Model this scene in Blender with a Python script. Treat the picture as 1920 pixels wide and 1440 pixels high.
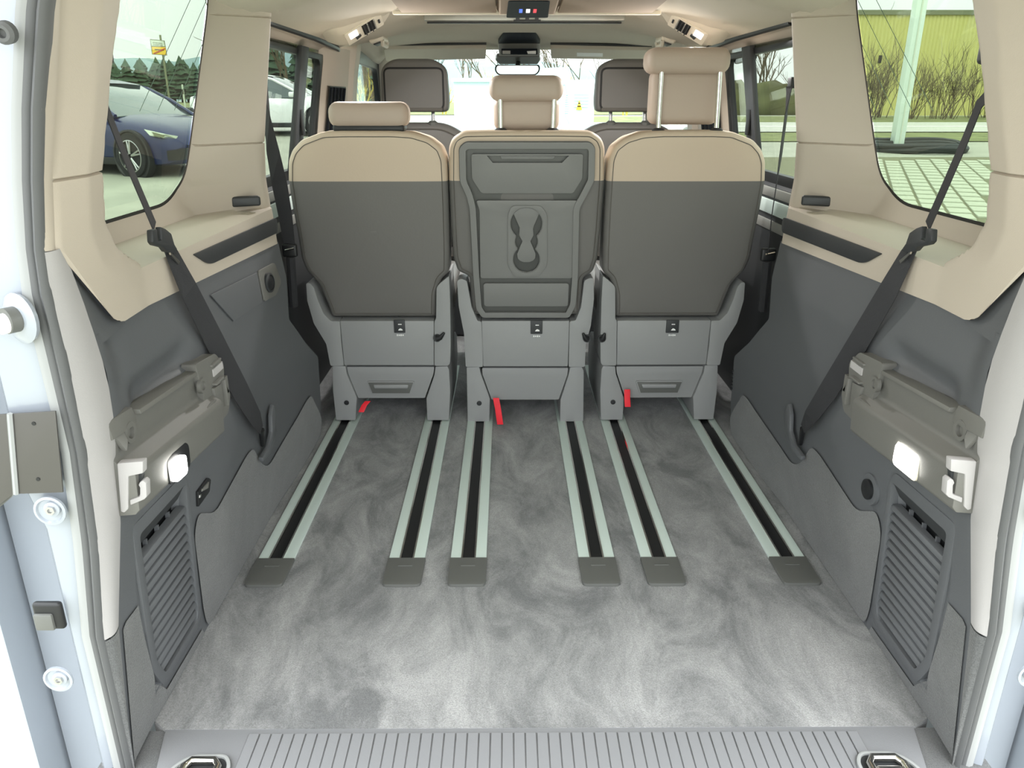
import bpy, bmesh, math, random
from mathutils import Vector, Matrix
random.seed(7)
sc = bpy.context.scene
COL = sc.collection
for o in list(bpy.data.objects): bpy.data.objects.remove(o)

# ---------------------------------------------------------------- camera
F_PX, PITCH, YAW = 1442.0, math.radians(20.2), math.radians(.336)
CAM = (-.064, 0.0, 1.1)
cd = bpy.data.cameras.new('camera'); cam = bpy.data.objects.new('camera', cd); COL.objects.link(cam)
cd.sensor_width = 36; cd.lens = F_PX/1920*36; cd.clip_start = .02; cd.clip_end = 2000
cam.location = CAM; cam.rotation_euler = (math.pi/2-PITCH, 0, -YAW)
sc.camera = cam
# ---------------------------------------------------------------- sky: plain overcast dome, brighter overhead (CIE overcast)
SKY = 3.6
w = bpy.data.worlds.new('overcast_sky'); sc.world = w; w.use_nodes = True
nt = w.node_tree; bg = nt.nodes['Background']
tc = nt.nodes.new('ShaderNodeTexCoord'); sx = nt.nodes.new('ShaderNodeSeparateXYZ'); mr = nt.nodes.new('ShaderNodeMapRange')
nt.links.new(tc.outputs['Generated'], sx.inputs[0]); nt.links.new(sx.outputs['Z'], mr.inputs['Value'])
mr.inputs['To Min'].default_value = SKY*.42; mr.inputs['To Max'].default_value = SKY
nt.links.new(mr.outputs['Result'], bg.inputs['Strength']); bg.inputs['Color'].default_value = (.94, .985, 1, 1)
# weak hazy sun high behind the van
sl = bpy.data.lights.new('sun', 'SUN'); sl.energy = .9; sl.angle = math.radians(14); sl.color = (1, .98, .95)
so = bpy.data.objects.new('sun', sl); COL.objects.link(so); so.rotation_euler = (math.radians(38), math.radians(8), 0)
so.location = (0, -5, 9)
# ---------------------------------------------------------------- view
vs = sc.view_settings
vs.view_transform = 'Standard'; vs.look = 'None'; vs.gamma = 1; vs.use_curve_mapping = False; vs.exposure = .95
LAMP_W = 4.5

# ================================================================ helpers
def ray(x, y):
    r = (x-960)/F_PX; t = (y-720)/F_PX
    fw = math.cos(PITCH)-t*math.sin(PITCH); dn = math.sin(PITCH)+t*math.cos(PITCH)
    return (r*math.cos(YAW)+fw*math.sin(YAW), fw*math.cos(YAW)-r*math.sin(YAW), -dn)
def at(x, y, **k):                      # a pixel's ray met with the plane X=, Y= or Z=
    d = ray(x, y); (a, v), = k.items(); i = 'XYZ'.index(a); s = (v-CAM[i])/d[i]
    return Vector((CAM[j]+s*d[j] for j in range(3)))
def lin(c): c /= 255; return c/12.92 if c <= .04045 else ((c+.055)/1.055)**2.4
def interp(x, tab):
    if x <= tab[0][0]: return tab[0][1]
    for (a, b), (c, d) in zip(tab, tab[1:]):
        if x <= c: return b+(d-b)*(x-a)/(c-a)
    return tab[-1][1]
def sstep(a, b, x):
    t = max(0, min(1, (x-a)/(b-a))); return t*t*(3-2*t)

def mat(name, rgb, rough=.6, metal=0, bump=0, bscale=300, var=0, vscale=5, emit=None, es=0, spec=.5, coat=0):
    m = bpy.data.materials.new(name); m.use_nodes = True; t = m.node_tree; p = t.nodes['Principled BSDF']
    col = tuple(lin(c) for c in rgb)
    p.inputs['Base Color'].default_value = (*col, 1); p.inputs['Roughness'].default_value = rough
    p.inputs['Metallic'].default_value = metal; p.inputs['Specular IOR Level'].default_value = spec
    p.inputs['Coat Weight'].default_value = coat
    if emit: p.inputs['Emission Color'].default_value = (*emit, 1); p.inputs['Emission Strength'].default_value = es
    if bump or var:
        co = t.nodes.new('ShaderNodeTexCoord')
    if bump:
        n = t.nodes.new('ShaderNodeTexNoise'); n.inputs['Scale'].default_value = bscale; n.inputs['Detail'].default_value = 3
        b = t.nodes.new('ShaderNodeBump'); b.inputs['Strength'].default_value = bump; b.inputs['Distance'].default_value = .002
        t.links.new(co.outputs['Object'], n.inputs['Vector']); t.links.new(n.outputs['Fac'], b.inputs['Height']); t.links.new(b.outputs[0], p.inputs['Normal'])
    if var:
        n = t.nodes.new('ShaderNodeTexNoise'); n.inputs['Scale'].default_value = vscale; n.inputs['Detail'].default_value = 5
        r = t.nodes.new('ShaderNodeValToRGB'); r.color_ramp.elements[0].position = .3; r.color_ramp.elements[1].position = .7
        r.color_ramp.elements[0].color = (*[c*(1-var) for c in col], 1); r.color_ramp.elements[1].color = (*[min(1, c*(1+var)) for c in col], 1)
        t.links.new(co.outputs['Object'], n.inputs['Vector']); t.links.new(n.outputs['Fac'], r.inputs[0]); t.links.new(r.outputs[0], p.inputs['Base Color'])
    return m
def glass(name, tint, refl=.02):
    m = bpy.data.materials.new(name); m.use_nodes = True; t = m.node_tree; t.nodes.clear()
    o = t.nodes.new('ShaderNodeOutputMaterial'); tr = t.nodes.new('ShaderNodeBsdfTransparent'); gl = t.nodes.new('ShaderNodeBsdfGlossy')
    mx = t.nodes.new('ShaderNodeMixShader'); lw = t.nodes.new('ShaderNodeLayerWeight'); lw.inputs['Blend'].default_value = .5
    pw = t.nodes.new('ShaderNodeMath'); pw.operation = 'POWER'; pw.inputs[1].default_value = 5
    ma = t.nodes.new('ShaderNodeMath'); ma.operation = 'MULTIPLY_ADD'; ma.inputs[1].default_value = .7; ma.inputs[2].default_value = refl
    tr.inputs['Color'].default_value = (*[math.sqrt(c) for c in tint], 1); gl.inputs['Roughness'].default_value = .01     # two faces per pane
    L = t.links.new
    L(lw.outputs['Facing'], pw.inputs[0]); L(pw.outputs[0], ma.inputs[0]); L(ma.outputs[0], mx.inputs[0]); L(tr.outputs[0], mx.inputs[1]); L(gl.outputs[0], mx.inputs[2]); L(mx.outputs[0], o.inputs[0])
    return m
def carpet(name, dark, light, streak=True, lo=.36, hi=.68):
    m = bpy.data.materials.new(name); m.use_nodes = True; t = m.node_tree; p = t.nodes['Principled BSDF']
    p.inputs['Roughness'].default_value = .95; p.inputs['Specular IOR Level'].default_value = .1
    p.inputs['Sheen Weight'].default_value = .25; p.inputs['Sheen Roughness'].default_value = .5
    co = t.nodes.new('ShaderNodeTexCoord')
    n1 = t.nodes.new('ShaderNodeTexNoise'); n1.inputs['Scale'].default_value = 4.5; n1.inputs['Detail'].default_value = 8; n1.inputs['Roughness'].default_value = .68; n1.inputs['Distortion'].default_value = .7
    n2 = t.nodes.new('ShaderNodeTexNoise'); n2.inputs['Scale'].default_value = 420; n2.inputs['Detail'].default_value = 2
    mp = t.nodes.new('ShaderNodeMapping'); mp.inputs['Rotation'].default_value = (0, 0, .7); mp.inputs['Scale'].default_value = (1.6, .8, 1)
    r = t.nodes.new('ShaderNodeValToRGB'); r.color_ramp.elements[0].position = lo; r.color_ramp.elements[1].position = hi
    r.color_ramp.elements[0].color = (*[lin(c) for c in dark], 1); r.color_ramp.elements[1].color = (*[lin(c) for c in light], 1)
    mx = t.nodes.new('ShaderNodeMix'); mx.data_type = 'RGBA'; mx.blend_type = 'OVERLAY'; mx.inputs[0].default_value = .55
    L = t.links.new
    L(co.outputs['Object'], mp.inputs[0]); L(mp.outputs[0], n1.inputs['Vector']); L(co.outputs['Object'], n2.inputs['Vector'])
    L(n1.outputs['Fac'], r.inputs[0]); L(r.outputs[0], mx.inputs[6]); L(n2.outputs['Fac'], mx.inputs[7]); L(mx.outputs[2], p.inputs['Base Color'])
    b = t.nodes.new('ShaderNodeBump'); b.inputs['Strength'].default_value = .5; b.inputs['Distance'].default_value = .003
    L(n2.outputs['Fac'], b.inputs['Height']); L(b.outputs[0], p.inputs['Normal'])
    return m

M = dict(
 carpet=carpet('grey_carpet', (106, 107, 108), (158, 158, 158), lo=.38, hi=.66),
 wallcarpet=carpet('side_carpet', (88, 89, 90), (103, 104, 104)),
 beige=mat('beige_plastic', (190, 179, 165), .6, bump=.12, bscale=500),
 headliner=mat('headliner_fabric', (202, 194, 180), .95, bump=.2, bscale=600, spec=.1),
 blind=mat('brown_beige_blind', (160, 146, 132), .9, bump=.2, bscale=600, spec=.1),
 wall=mat('anthracite_plastic', (90, 92, 95), .55, bump=.15, bscale=450),
 bracket=mat('bracket_plastic', (106, 105, 101), .5, bump=.1, bscale=400),
 skylit_and_sticker=mat('skylit_plastic_and_sticker', (172, 169, 169), .6, bump=.1, bscale=500),  # side plastic paled to paint in sky light; also the sticker's own tone
 base=mat('seat_base_plastic', (146, 147, 147), .5, bump=.1, bscale=450),
 leather=mat('taupe_grey_leather', (114, 112, 109), .5, bump=.15, bscale=160),
 cream=mat('cream_leather', (206, 188, 167), .55, bump=.15, bscale=160),
 headrest=mat('beige_leather', (188, 171, 157), .55, bump=.15, bscale=160),
 panel=mat('table_plastic', (126, 126, 124), .5, bump=.1, bscale=450),
 well=mat('well_plastic', (78, 79, 77), .5),
 piping=mat('piping_leather', (92, 88, 82), .6),
 dark=mat('dark_plastic', (48, 50, 52), .5, bump=.1, bscale=400),
 black=mat('black_plastic', (24, 25, 27), .45),
 rubber=mat('seal_rubber', (92, 93, 94), .6, bump=.1, bscale=300),
 rubberlight=mat('pale_seal_lip', (150, 152, 152), .6),
 strap=mat('black_webbing', (46, 46, 49), .75, bump=.5, bscale=700),
 alu=mat('aluminium', (208, 222, 216), .4, .15, bump=.08, bscale=60),
 chrome=mat('chrome', (225, 222, 216), .12, 1),
 steel=mat('steel', (190, 190, 190), .3, 1),
 red=mat('red_webbing', (236, 24, 44), .55, bump=.3, bscale=500),
 white=mat('white_print', (240, 240, 238), .6),
 cap=mat('cap_plastic', (96, 97, 94), .45, bump=.1, bscale=300),
 sill=mat('sill_plastic', (128, 129, 132), .45, bump=.12, bscale=350),
 paint=mat('pale_blue_grey_paint', (156, 162, 171), .25, .1, coat=.6),
 greymetal=mat('bare_grey_metal', (88, 86, 84), .35, .5),
 lamp=mat('lit_lens', (255, 255, 250), .4, emit=(1, .98, .92), es=9),
 lens=mat('white_lens', (245, 245, 240), .35, emit=(1, .98, .92), es=2.2),
 frame=mat('pale_trim_plastic', (222, 214, 198), .5),
 decor=mat('satin_grey_decor', (170, 170, 165), .35, .5),
 screen=mat('black_gloss_screen', (20, 25, 32), .55, spec=.15),
 blue=mat('blue_print', (50, 80, 200), .5, emit=(.1, .2, .9), es=.6),
 redp=mat('red_print', (190, 40, 50), .5, emit=(.8, .08, .1), es=.5),
 whitep=mat('white_glow_print', (230, 230, 230), .5, emit=(1, 1, 1), es=.6),
 mirror=mat('mirror_glass', (215, 225, 215), .02, 1),
 tint=glass('green_tinted_glass', (.315, .365, .30)),
 clear=glass('clear_glass', (.80, .86, .84)),
 doorglass=glass('door_glass', (.38, .42, .37)),
 frit=mat('black_frit', (22, 26, 24), .4),
 wire=mat('grey_wire', (90, 110, 96), .6),
)

class MB:
    def __init__(s): s.v = []; s.f = []
    def add(s, vs, fs):
        k = len(s.v); s.v += [tuple(v) for v in vs]; s.f += [tuple(i+k for i in f) for f in fs]; return s
    def box(s, c, d, rot=None):
        x, y, z = d[0]/2, d[1]/2, d[2]/2
        vs = [Vector((i*x, j*y, k*z)) for i in (-1, 1) for j in (-1, 1) for k in (-1, 1)]
        if rot: vs = [rot @ v for v in vs]
        c = Vector(c); vs = [v+c for v in vs]
        return s.add(vs, [(0, 1, 3, 2), (4, 6, 7, 5), (0, 4, 5, 1), (2, 3, 7, 6), (0, 2, 6, 4), (1, 5, 7, 3)])
    def loft(s, rings, closed=True, cap0=False, cap1=False):
        n = len(rings[0]); vs = [p for r in rings for p in r]; fs = []
        for i in range(len(rings)-1):
            for j in range(n if closed else n-1):
                k = (j+1) % n; fs.append((i*n+j, i*n+k, (i+1)*n+k, (i+1)*n+j))
        if cap0: fs.append(tuple(range(n))[::-1])
        if cap1: fs.append(tuple((len(rings)-1)*n+j for j in range(n)))
        return s.add(vs, fs)
    def prism(s, pts, a, b=None):          # pts: 3-D outline, a: offset vector of the far side
        a = Vector(a); p0 = [Vector(p) for p in pts]; return s.loft([p0, [p+a for p in p0]], True, True, True)
    def tube(s, path, r, n=8, cap=True):
        P = [Vector(p) for p in path]; rings = []; up = None
        for i, p in enumerate(P):
            t = (P[min(i+1, len(P)-1)]-P[max(i-1, 0)]).normalized()
            if up is None: up = t.orthogonal().normalized()
            u = (up-t*up.dot(t)).normalized() if (up-t*up.dot(t)).length > 1e-6 else t.orthogonal().normalized()
            up = u; v = t.cross(u); rr = r[i] if isinstance(r, (list, tuple)) else r
            rings.append([p+u*rr*math.cos(q*2*math.pi/n)+v*rr*math.sin(q*2*math.pi/n) for q in range(n)])
        return s.loft(rings, True, cap, cap)
    def ribbon(s, path, wv, th=.0016):     # strap: centre line + half-width vectors
        rings = []
        P = [Vector(p) for p in path]
        for i, p in enumerate(P):
            t = (P[min(i+1, len(P)-1)]-P[max(i-1, 0)]).normalized(); h = Vector(wv[i]); n = t.cross(h).normalized()*th/2
            rings.append([p-h-n, p+h-n, p+h+n, p-h+n])
        return s.loft(rings, True, True, True)
    def lathe(s, c, axis, prof, n=24):     # prof: (radius, height along axis)
        ax = Vector(axis).normalized(); u = ax.orthogonal().normalized(); v = ax.cross(u); c = Vector(c)
        rings = [[c+ax*h+(u*math.cos(q*2*math.pi/n)+v*math.sin(q*2*math.pi/n))*r for q in range(n)] for r, h in prof]
        return s.loft(rings, True, True, True)
    def bm(s):
        b = bmesh.new(); vv = [b.verts.new(v) for v in s.v]
        for f in s.f:
            try: b.faces.new([vv[i] for i in f])
            except ValueError: pass
        bmesh.ops.remove_doubles(b, verts=b.verts, dist=1e-5)
        bmesh.ops.recalc_face_normals(b, faces=b.faces); return b
    def build(s, name, m, parent=None, smooth=False, bevel=0, seg=2, **k): return link(s.bm(), name, m, parent, smooth, bevel, seg, **k)

ORG = {}
def link(b, name, m, parent=None, smooth=False, bevel=0, seg=2, label=None, cat=None, group=None, kind=None, ang=40):
    if bevel:
        es = [e for e in b.edges if len(e.link_faces) == 2 and e.calc_face_angle(0) > math.radians(28)]
        try: bmesh.ops.bevel(b, geom=es, offset=bevel, segments=seg, affect='EDGES', profile=.6, clamp_overlap=True)
        except Exception: pass
    if parent is not None: org = ORG[parent.name]
    else:
        xs = [v.co for v in b.verts]
        org = Vector((sum((max(c[i] for c in xs), min(c[i] for c in xs)))/2 for i in range(3))); org.z = min(c[2] for c in xs)
    for v in b.verts: v.co -= org
    me = bpy.data.meshes.new(name); b.to_mesh(me); b.free(); me.materials.append(M[m] if isinstance(m, str) else m)
    if smooth or bevel: me.shade_smooth(); me.set_sharp_from_angle(angle=math.radians(ang))
    o = bpy.data.objects.new(name, me); COL.objects.link(o)
    if parent is not None: o.parent = parent
    else: o.location = org
    ORG[o.name] = org
    tag(o, label, cat, group, kind); return o
def tag(o, label=None, cat=None, group=None, kind=None):
    if label: o['label'] = label
    if cat: o['category'] = cat
    if group: o['group'] = group
    if kind: o['kind'] = kind
    return o
def thing(name, loc, label, cat, group=None, kind=None):
    o = bpy.data.objects.new(name, None); COL.objects.link(o); o.location = loc; o.empty_display_size = .1
    ORG[o.name] = Vector(loc); return tag(o, label, cat, group, kind)
def dup(o, off, parent, org=None):         # another piece like o, sharing its mesh
    c = o.copy(); COL.objects.link(c); c.parent = parent; c.location = Vector(o.location)+Vector(off); ORG[c.name] = ORG[o.name]; return c
def rnd(pts, r, n=5):                      # round the corners of a 2-D polygon
    out = []; N = len(pts)
    for i in range(N):
        a, b, c = Vector(pts[i-1]).to_2d(), Vector(pts[i]).to_2d(), Vector(pts[(i+1) % N]).to_2d()
        rr = r[i] if isinstance(r, (list, tuple)) else r
        d1, d2 = a-b, c-b; rr = min(rr, d1.length*.48, d2.length*.48)
        if rr < 1e-6: out.append(b); continue
        p, q = b+d1.normalized()*rr, b+d2.normalized()*rr
        for k in range(n+1):
            t = k/n; out.append((1-t)**2*p+2*t*(1-t)*b+t*t*q)
    return out
def inset(pts, d):                         # offset a dense 2-D outline inwards
    N = len(pts); A = sum(pts[i-1][0]*pts[i][1]-pts[i][0]*pts[i-1][1] for i in range(N)); sg = 1 if A > 0 else -1; out = []
    for i in range(N):
        a, b, c = Vector(pts[i-1]), Vector(pts[i]), Vector(pts[(i+1) % N])
        n1 = Vector((-(b-a)[1], (b-a)[0])); n2 = Vector((-(c-b)[1], (c-b)[0]))
        n1 = n1.normalized() if n1.length > 1e-9 else n2.normalized(); n2 = n2.normalized() if n2.length > 1e-9 else n1
        n = n1+n2; n = n.normalized() if n.length > 1e-6 else n1
        out.append(b+n*sg*d/max(.55, n.dot(n1)))
    return out
def dense(pts, step):
    out = []; N = len(pts)
    for i in range(N):
        a, b = Vector(pts[i]), Vector(pts[(i+1) % N]); k = max(1, int((b-a).length/step))
        out += [a+(b-a)*j/k for j in range(k)]
    return out
def plate(outline, holes, f, d0, d1):      # plate with holes: f(u, v, depth) -> 3-D
    b = bmesh.new(); es = []; loops = []
    for lp in [outline]+holes:
        vs_ = [b.verts.new((p[0], p[1], 0)) for p in lp]; loops.append(vs_)
        es += [b.edges.new((vs_[i-1], vs_[i])) for i in range(len(vs_))]
    bmesh.ops.triangle_fill(b, use_beauty=True, use_dissolve=False, edges=es)
    b.verts.index_update(); n = len(b.verts); fs = [tuple(v.index for v in q.verts) for q in b.faces]
    uv = [(v.co.x, v.co.y) for v in b.verts]; lps = [[v.index for v in l] for l in loops]; b.free()
    m = MB(); faces = fs+[tuple(i+n for i in q[::-1]) for q in fs]
    for l in lps:
        for i in range(len(l)): faces.append((l[i-1], l[i], l[i]+n, l[i-1]+n))
    return m.add([f(u, v, d0) for u, v in uv]+[f(u, v, d1) for u, v in uv], faces)
def rbox(c, d, r, seg=4, rot=None):
    m = MB().box((0, 0, 0), d); b = m.bm()
    bmesh.ops.bevel(b, geom=list(b.edges), offset=min(r, min(d)*.49), segments=seg, affect='EDGES', profile=.5, clamp_overlap=True)
    for v in b.verts: v.co = (rot @ v.co if rot else v.co)+Vector(c)
    return b
def R(ax, deg): return Matrix.Rotation(math.radians(deg), 3, ax)
SIDE = {-1: 'left', 1: 'right'}

# ================================================================ the load bay: floor, side walls, pillars
NX = 26
m = MB()
fl = [(-.706, 1.128), (.70, 1.128), (.735, 1.15), (.735, 1.20), (.74, 1.6), (.76, 2.4), (.88, 2.5), (.88, 5.2), (-.88, 5.2), (-.88, 2.5), (-.76, 2.4), (-.74, 1.6), (-.735, 1.20), (-.735, 1.15)]
plate(fl, [], lambda u, v, d: (u, v, d), 0, -.03).build('floor', 'carpet', kind='structure', label='grey carpeted load floor with brushed streaks', cat='floor')

def y_seal(z): return 1.045+max(0, z-.85)*.17
SEAL_IN = [(0, .728), (.28, .728), (.45, .705), (.61, .695), (.75, .694), (.91, .699), (1.0, .692), (1.09, .681), (1.23, .655), (1.36, .60)]
SEAL_OUT = [(0, .755), (.28, .757), (.45, .737), (.61, .724), (.75, .727), (.91, .730), (1.0, .725), (1.09, .715), (1.23, .692), (1.36, .64)]
EDGE_X = [(0, .73), (.27, .722), (.45, .70), (.61, .69), (.70, .69), (.90, .70)]
EDGE_Y = [(0, 1.048), (.27, 1.082), (.45, 1.11), (.61, 1.13), (.70, 1.136), (.80, 1.125), (.90, 1.105)]
FRONT_Y = [(0, 2.46), (.10, 2.50), (.283, 2.49), (.38, 2.33), (.50, 2.185), (.72, 2.2), (.75, 2.2)]
WALL_X = [(0, .734), (.05, .731), (.30, .72), (.45, .706), (.62, .702), (.76, .723)]
def wall_d(y, z):
    d = interp(z, WALL_X)
    e = interp(z, EDGE_Y); d += (interp(z, EDGE_X)-d)*(1-sstep(0, .09, y-e))
    # recess behind the vent grille, scoop above the bracket, wheel arch swelling
    d += .03*sstep(1.165, 1.185, y)*(1-sstep(1.375, 1.395, y))*sstep(.05, .075, z)*(1-sstep(.375, .395, z))
    d += .022*sstep(1.20, 1.27, y)*(1-sstep(1.43, 1.50, y))*sstep(.60, .615, z)*(1-sstep(.625, .665, z))
    d -= .012*sstep(1.9, 2.3, y)*(1-sstep(.35, .5, z))
    return d
def beige_bottom(y): return interp(y, [(1.04, .908), (1.09, .903), (1.20, .772), (1.218, .762), (1.24, .757), (2.25, .719)])
CRE_X = [(.79, .70), (.90, .70), (1.0, .70), (1.09, .695), (1.23, .68), (1.36, .64)]
CRE_Y = [(.75, 1.20), (.79, 1.145), (.85, 1.108), (.906, 1.087), (1.0, 1.115), (1.09, 1.158), (1.23, 1.185), (1.36, 1.21)]
INN_Y = [(.83, 1.36), (.87, 1.29), (.92, 1.262), (1.0, 1.262), (1.165, 1.312), (1.26, 1.352), (1.36, 1.40)]
CF_Y = [(.72, 2.22), (.80, 2.205), (1.0, 2.165), (1.29, 2.20), (1.36, 2.21)]
def tumble(z): return max(0, z-.9)*.13
def win_front(z): return interp(z, [(.88, 1.86), (.91, 1.94), (.95, 1.975), (1.02, 2.0), (1.31, 2.11), (1.41, 2.135)])
def beige_d(y, z):
    # 0 = inner face, 1 = at the glass
    sb = 0 if z < .822 else (.90*min(1, (z-.822)/.012) if z < .834 else .90+.10*sstep(.834, .872, z))
    yf = win_front(max(z, .90)); ye = interp(z, CF_Y)-.012
    sf = 1-max(0, min(1, (y-yf)/max(.02, ye-yf)))
    if z < .93: sf = min(1, sf*1.0+.0)
    yi = interp(z, INN_Y); sr = sstep(yi-.008, yi+.05, y)
    d = .72+.14*min(sb, sf, sr)-tumble(z)+.014*sstep(ye-.03, ye+.012, y)
    # rear lean of the pillar face towards the seal
    yc = interp(z, CRE_Y)
    if y < yi: t = max(0, min(1, (y-yc)/max(.01, yi-yc))); d = interp(z, CRE_X)+(d-interp(z, CRE_X))*t-.010*max(0, 1-abs(t-.5)/.5)*sstep(.80, .90, z)
    for zz in (.996, 1.302):
        if abs(z-zz) < .0012: d += .006
    return d
WIN_OL = [(1.25, .872), (1.84, .872), (1.955, .925), (1.992, 1.01), (2.11, 1.31), (2.12, 1.385), (1.33, 1.385)]; WIN_R = [.05, .10, .05, .03, .03, .05, .05]
ZR = [.719, .735, .75, .765, .78, .795, .808, .818, .822, .824, .828, .834, .84, .848, .856, .864, .872, .88, .888, .896, .904, .912, .92, .93, .94, .95, .96, .97, .98, .99, .9935, .996, .9985]+[1.005+.015*i for i in range(20)]+[1.2995, 1.302, 1.3045, 1.315, 1.33, 1.345, 1.36, 1.375, 1.39, 1.41]

for s in (-1, 1):
    sd = SIDE[s]
    # --- grey lower side panel
    zs = [i*.0125 for i in range(62)]; NS = 110; rings = []
    for z in zs:
        y0, y1 = interp(z, EDGE_Y), interp(z, FRONT_Y); row = []
        for i in range(NS+1):
            y = y0+(y1-y0)*i/NS; zz = min(z, beige_bottom(y)+.004) if z > .7 else z
            row.append((s*wall_d(y, zz), y, zz))
        row += [(s*(wall_d(y1, z)+.05), y1+.004, min(z, .75)), (s*.86, y1+.01, min(z, .75))]
        rings.append(row)
    wall = MB().loft(rings, False).build('wall_'+sd, 'wall', smooth=True, kind='structure', label=f'anthracite plastic {sd} side wall panel of the load bay', cat='wall', ang=50)
    cr = []
    for i in range(18):
        z = .745+.16*i/17; yd = interp(z, [(.745, 1.26), (.757, 1.245), (.772, 1.205), (.903, 1.095), (.908, 1.09)]); e = (interp(z, EDGE_X), interp(z, EDGE_Y)); yd = max(yd+.012, e[1]+.002)
        cr.append([(s*(e[0]+(.716-e[0])*k/6), e[1]+(yd-e[1])*k/6, z) for k in range(7)])
    MB().loft(cr, False).build('corner_panel', 'wall', wall, smooth=True)
    # --- carpet lining on the lower wall
    lo = [(1.42, .004), (2.465, .004), (2.49, .06), (2.36, .195), (2.30, .20), (1.92, .155), (1.86, .185), (1.80, .265), (1.75, .268), (1.52, .235), (1.43, .285), (1.40, .25), (1.405, .05)]
    zz_ = [i*.02 for i in range(1, 15)]
    pts = dense(rnd(lo, .03, 4), .03)
    b = bmesh.new(); vv = [b.verts.new((p[0], p[1], 0)) for p in pts]; b.faces.new(vv)
    for k in range(1, 54): bmesh.ops.bisect_plane(b, geom=b.verts[:]+b.edges[:]+b.faces[:], plane_co=(1.40+k*.02, 0, 0), plane_no=(1, 0, 0))
    for z in zz_: bmesh.ops.bisect_plane(b, geom=b.verts[:]+b.edges[:]+b.faces[:], plane_co=(0, z, 0), plane_no=(0, 1, 0))
    for v in b.verts: y, z = v.co.x, v.co.y; v.co = Vector((s*(wall_d(y, z)-.004), y, z))
    link(b, 'carpet_lining', 'wallcarpet', wall, smooth=True)
    rl = [(1.052, .002), (1.40, .002), (1.39, .022), (1.205, .024), (1.168, .075), (1.15, .20), (1.146, .262), (1.10, .262), (1.088, .255)]
    b = bmesh.new(); vv = [b.verts.new((p[0], p[1], 0)) for p in dense(rl, .02)]; b.faces.new(vv)
    for k in range(1, 18): bmesh.ops.bisect_plane(b, geom=b.verts[:]+b.edges[:]+b.faces[:], plane_co=(1.04+k*.02, 0, 0), plane_no=(1, 0, 0))
    for z in zz_: bmesh.ops.bisect_plane(b, geom=b.verts[:]+b.edges[:]+b.faces[:], plane_co=(0, z, 0), plane_no=(0, 1, 0))
    for v in b.verts: y, z = v.co.x, v.co.y; v.co = Vector((s*(wall_d(max(y, interp(z, EDGE_Y)), z)-.003), max(y, interp(z, EDGE_Y)+.001), z))
    link(b, 'rear_carpet_lining', 'wallcarpet', wall, smooth=True)
    # --- rear edge strip between side panel and seal: plastic above with sky light painted in, carpet below
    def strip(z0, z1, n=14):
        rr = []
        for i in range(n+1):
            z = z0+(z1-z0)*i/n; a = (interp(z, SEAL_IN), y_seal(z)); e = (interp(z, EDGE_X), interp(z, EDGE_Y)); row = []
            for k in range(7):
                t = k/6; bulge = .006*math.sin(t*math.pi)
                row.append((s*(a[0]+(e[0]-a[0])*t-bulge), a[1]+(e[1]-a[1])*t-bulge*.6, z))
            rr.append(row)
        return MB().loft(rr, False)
    strip(.268, .905).build('pillar_strip', 'skylit_and_sticker', wall, smooth=True)
    strip(-.02, .265).build('carpet_strip', 'wallcarpet', wall, smooth=True)
    # --- beige quarter trim with window opening
    NS = 130; rings = []
    for z in ZR:
        row = []
        yc = interp(z, CRE_Y); y1 = interp(z, CF_Y)
        for k in range(5):
            t = k/5; zz = max(z, .9065)
            row.append((s*(interp(zz, SEAL_IN)+(interp(zz, CRE_X)-interp(zz, SEAL_IN))*t-.004*math.sin(t*math.pi)), y_seal(zz)+(interp(zz, CRE_Y)-y_seal(zz))*t, max(z, beige_bottom(y_seal(zz)+(interp(zz, CRE_Y)-y_seal(zz))*t))))
        for i in range(NS+1):
            t = i/NS; y = yc+(y1-yc)*t; zz = max(z, beige_bottom(y)); row.append((s*(beige_d(y, zz)-.006), y, zz))
        row += [(s*(beige_d(y1, z)+.012), y1+.012, max(z, .719)), (s*.84, y1+.02, max(z, .719))]
        rings.append(row)
    mb = MB().loft(rings, False); b = mb.bm()
    # cut the window opening: faces lying at the glass
    kill = []
    for f in b.faces:
        c = f.calc_center_median(); t = c.z
        if abs(c.x)+tumble(t) > .848 and win_front(max(t, .9)) > c.y > interp(t, INN_Y)+.04 and .868 < t < 1.385: kill.append(f)
    bmesh.ops.delete(b, geom=kill, context='FACES')
    hole = dense(rnd(WIN_OL, WIN_R, 6), .006)
    for v in b.verts:
        if v.is_boundary and v.co.z > .85 and 1.28 < v.co.y < win_front(max(v.co.z, .9))+.03 and abs(v.co.x)+tumble(v.co.z) > .82 and v.co.z < 1.40:
            q_ = min(hole, key=lambda h: (h[0]-v.co.y)**2+(h[1]-v.co.z)**2); v.co = Vector((s*(.857-tumble(q_[1])), q_[0], q_[1]))
    tr = link(b, 'trim_'+('1' if s < 0 else '2'), 'beige', smooth=True, kind='structure', label=f'beige moulded trim around the {sd} rear quarter window', cat='trim', ang=32)
    # window glass with black edge
    def wx(z): return .862-tumble(z)
    ol = dense(rnd(WIN_OL, WIN_R, 6), .04)
    wdw = plate(ol, [], lambda u, v, d: (s*(wx(v)+d), u, v), 0, .004).build('window_'+('1' if s < 0 else '2'), 'tint', smooth=False, kind='structure', label=f'green tinted {sd} rear quarter window', cat='window')
    rg = MB()
    oi, oo = inset(ol, .007), inset(ol, -.03)
    rg.loft([[(s*(wx(p[1])-.004), p[0], p[1]) for p in oi], [(s*(wx(p[1])-.004), p[0], p[1]) for p in oo], [(s*(wx(p[1])+.006), p[0], p[1]) for p in oo]]).build('rubber_gasket', 'frit', wdw)
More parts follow.
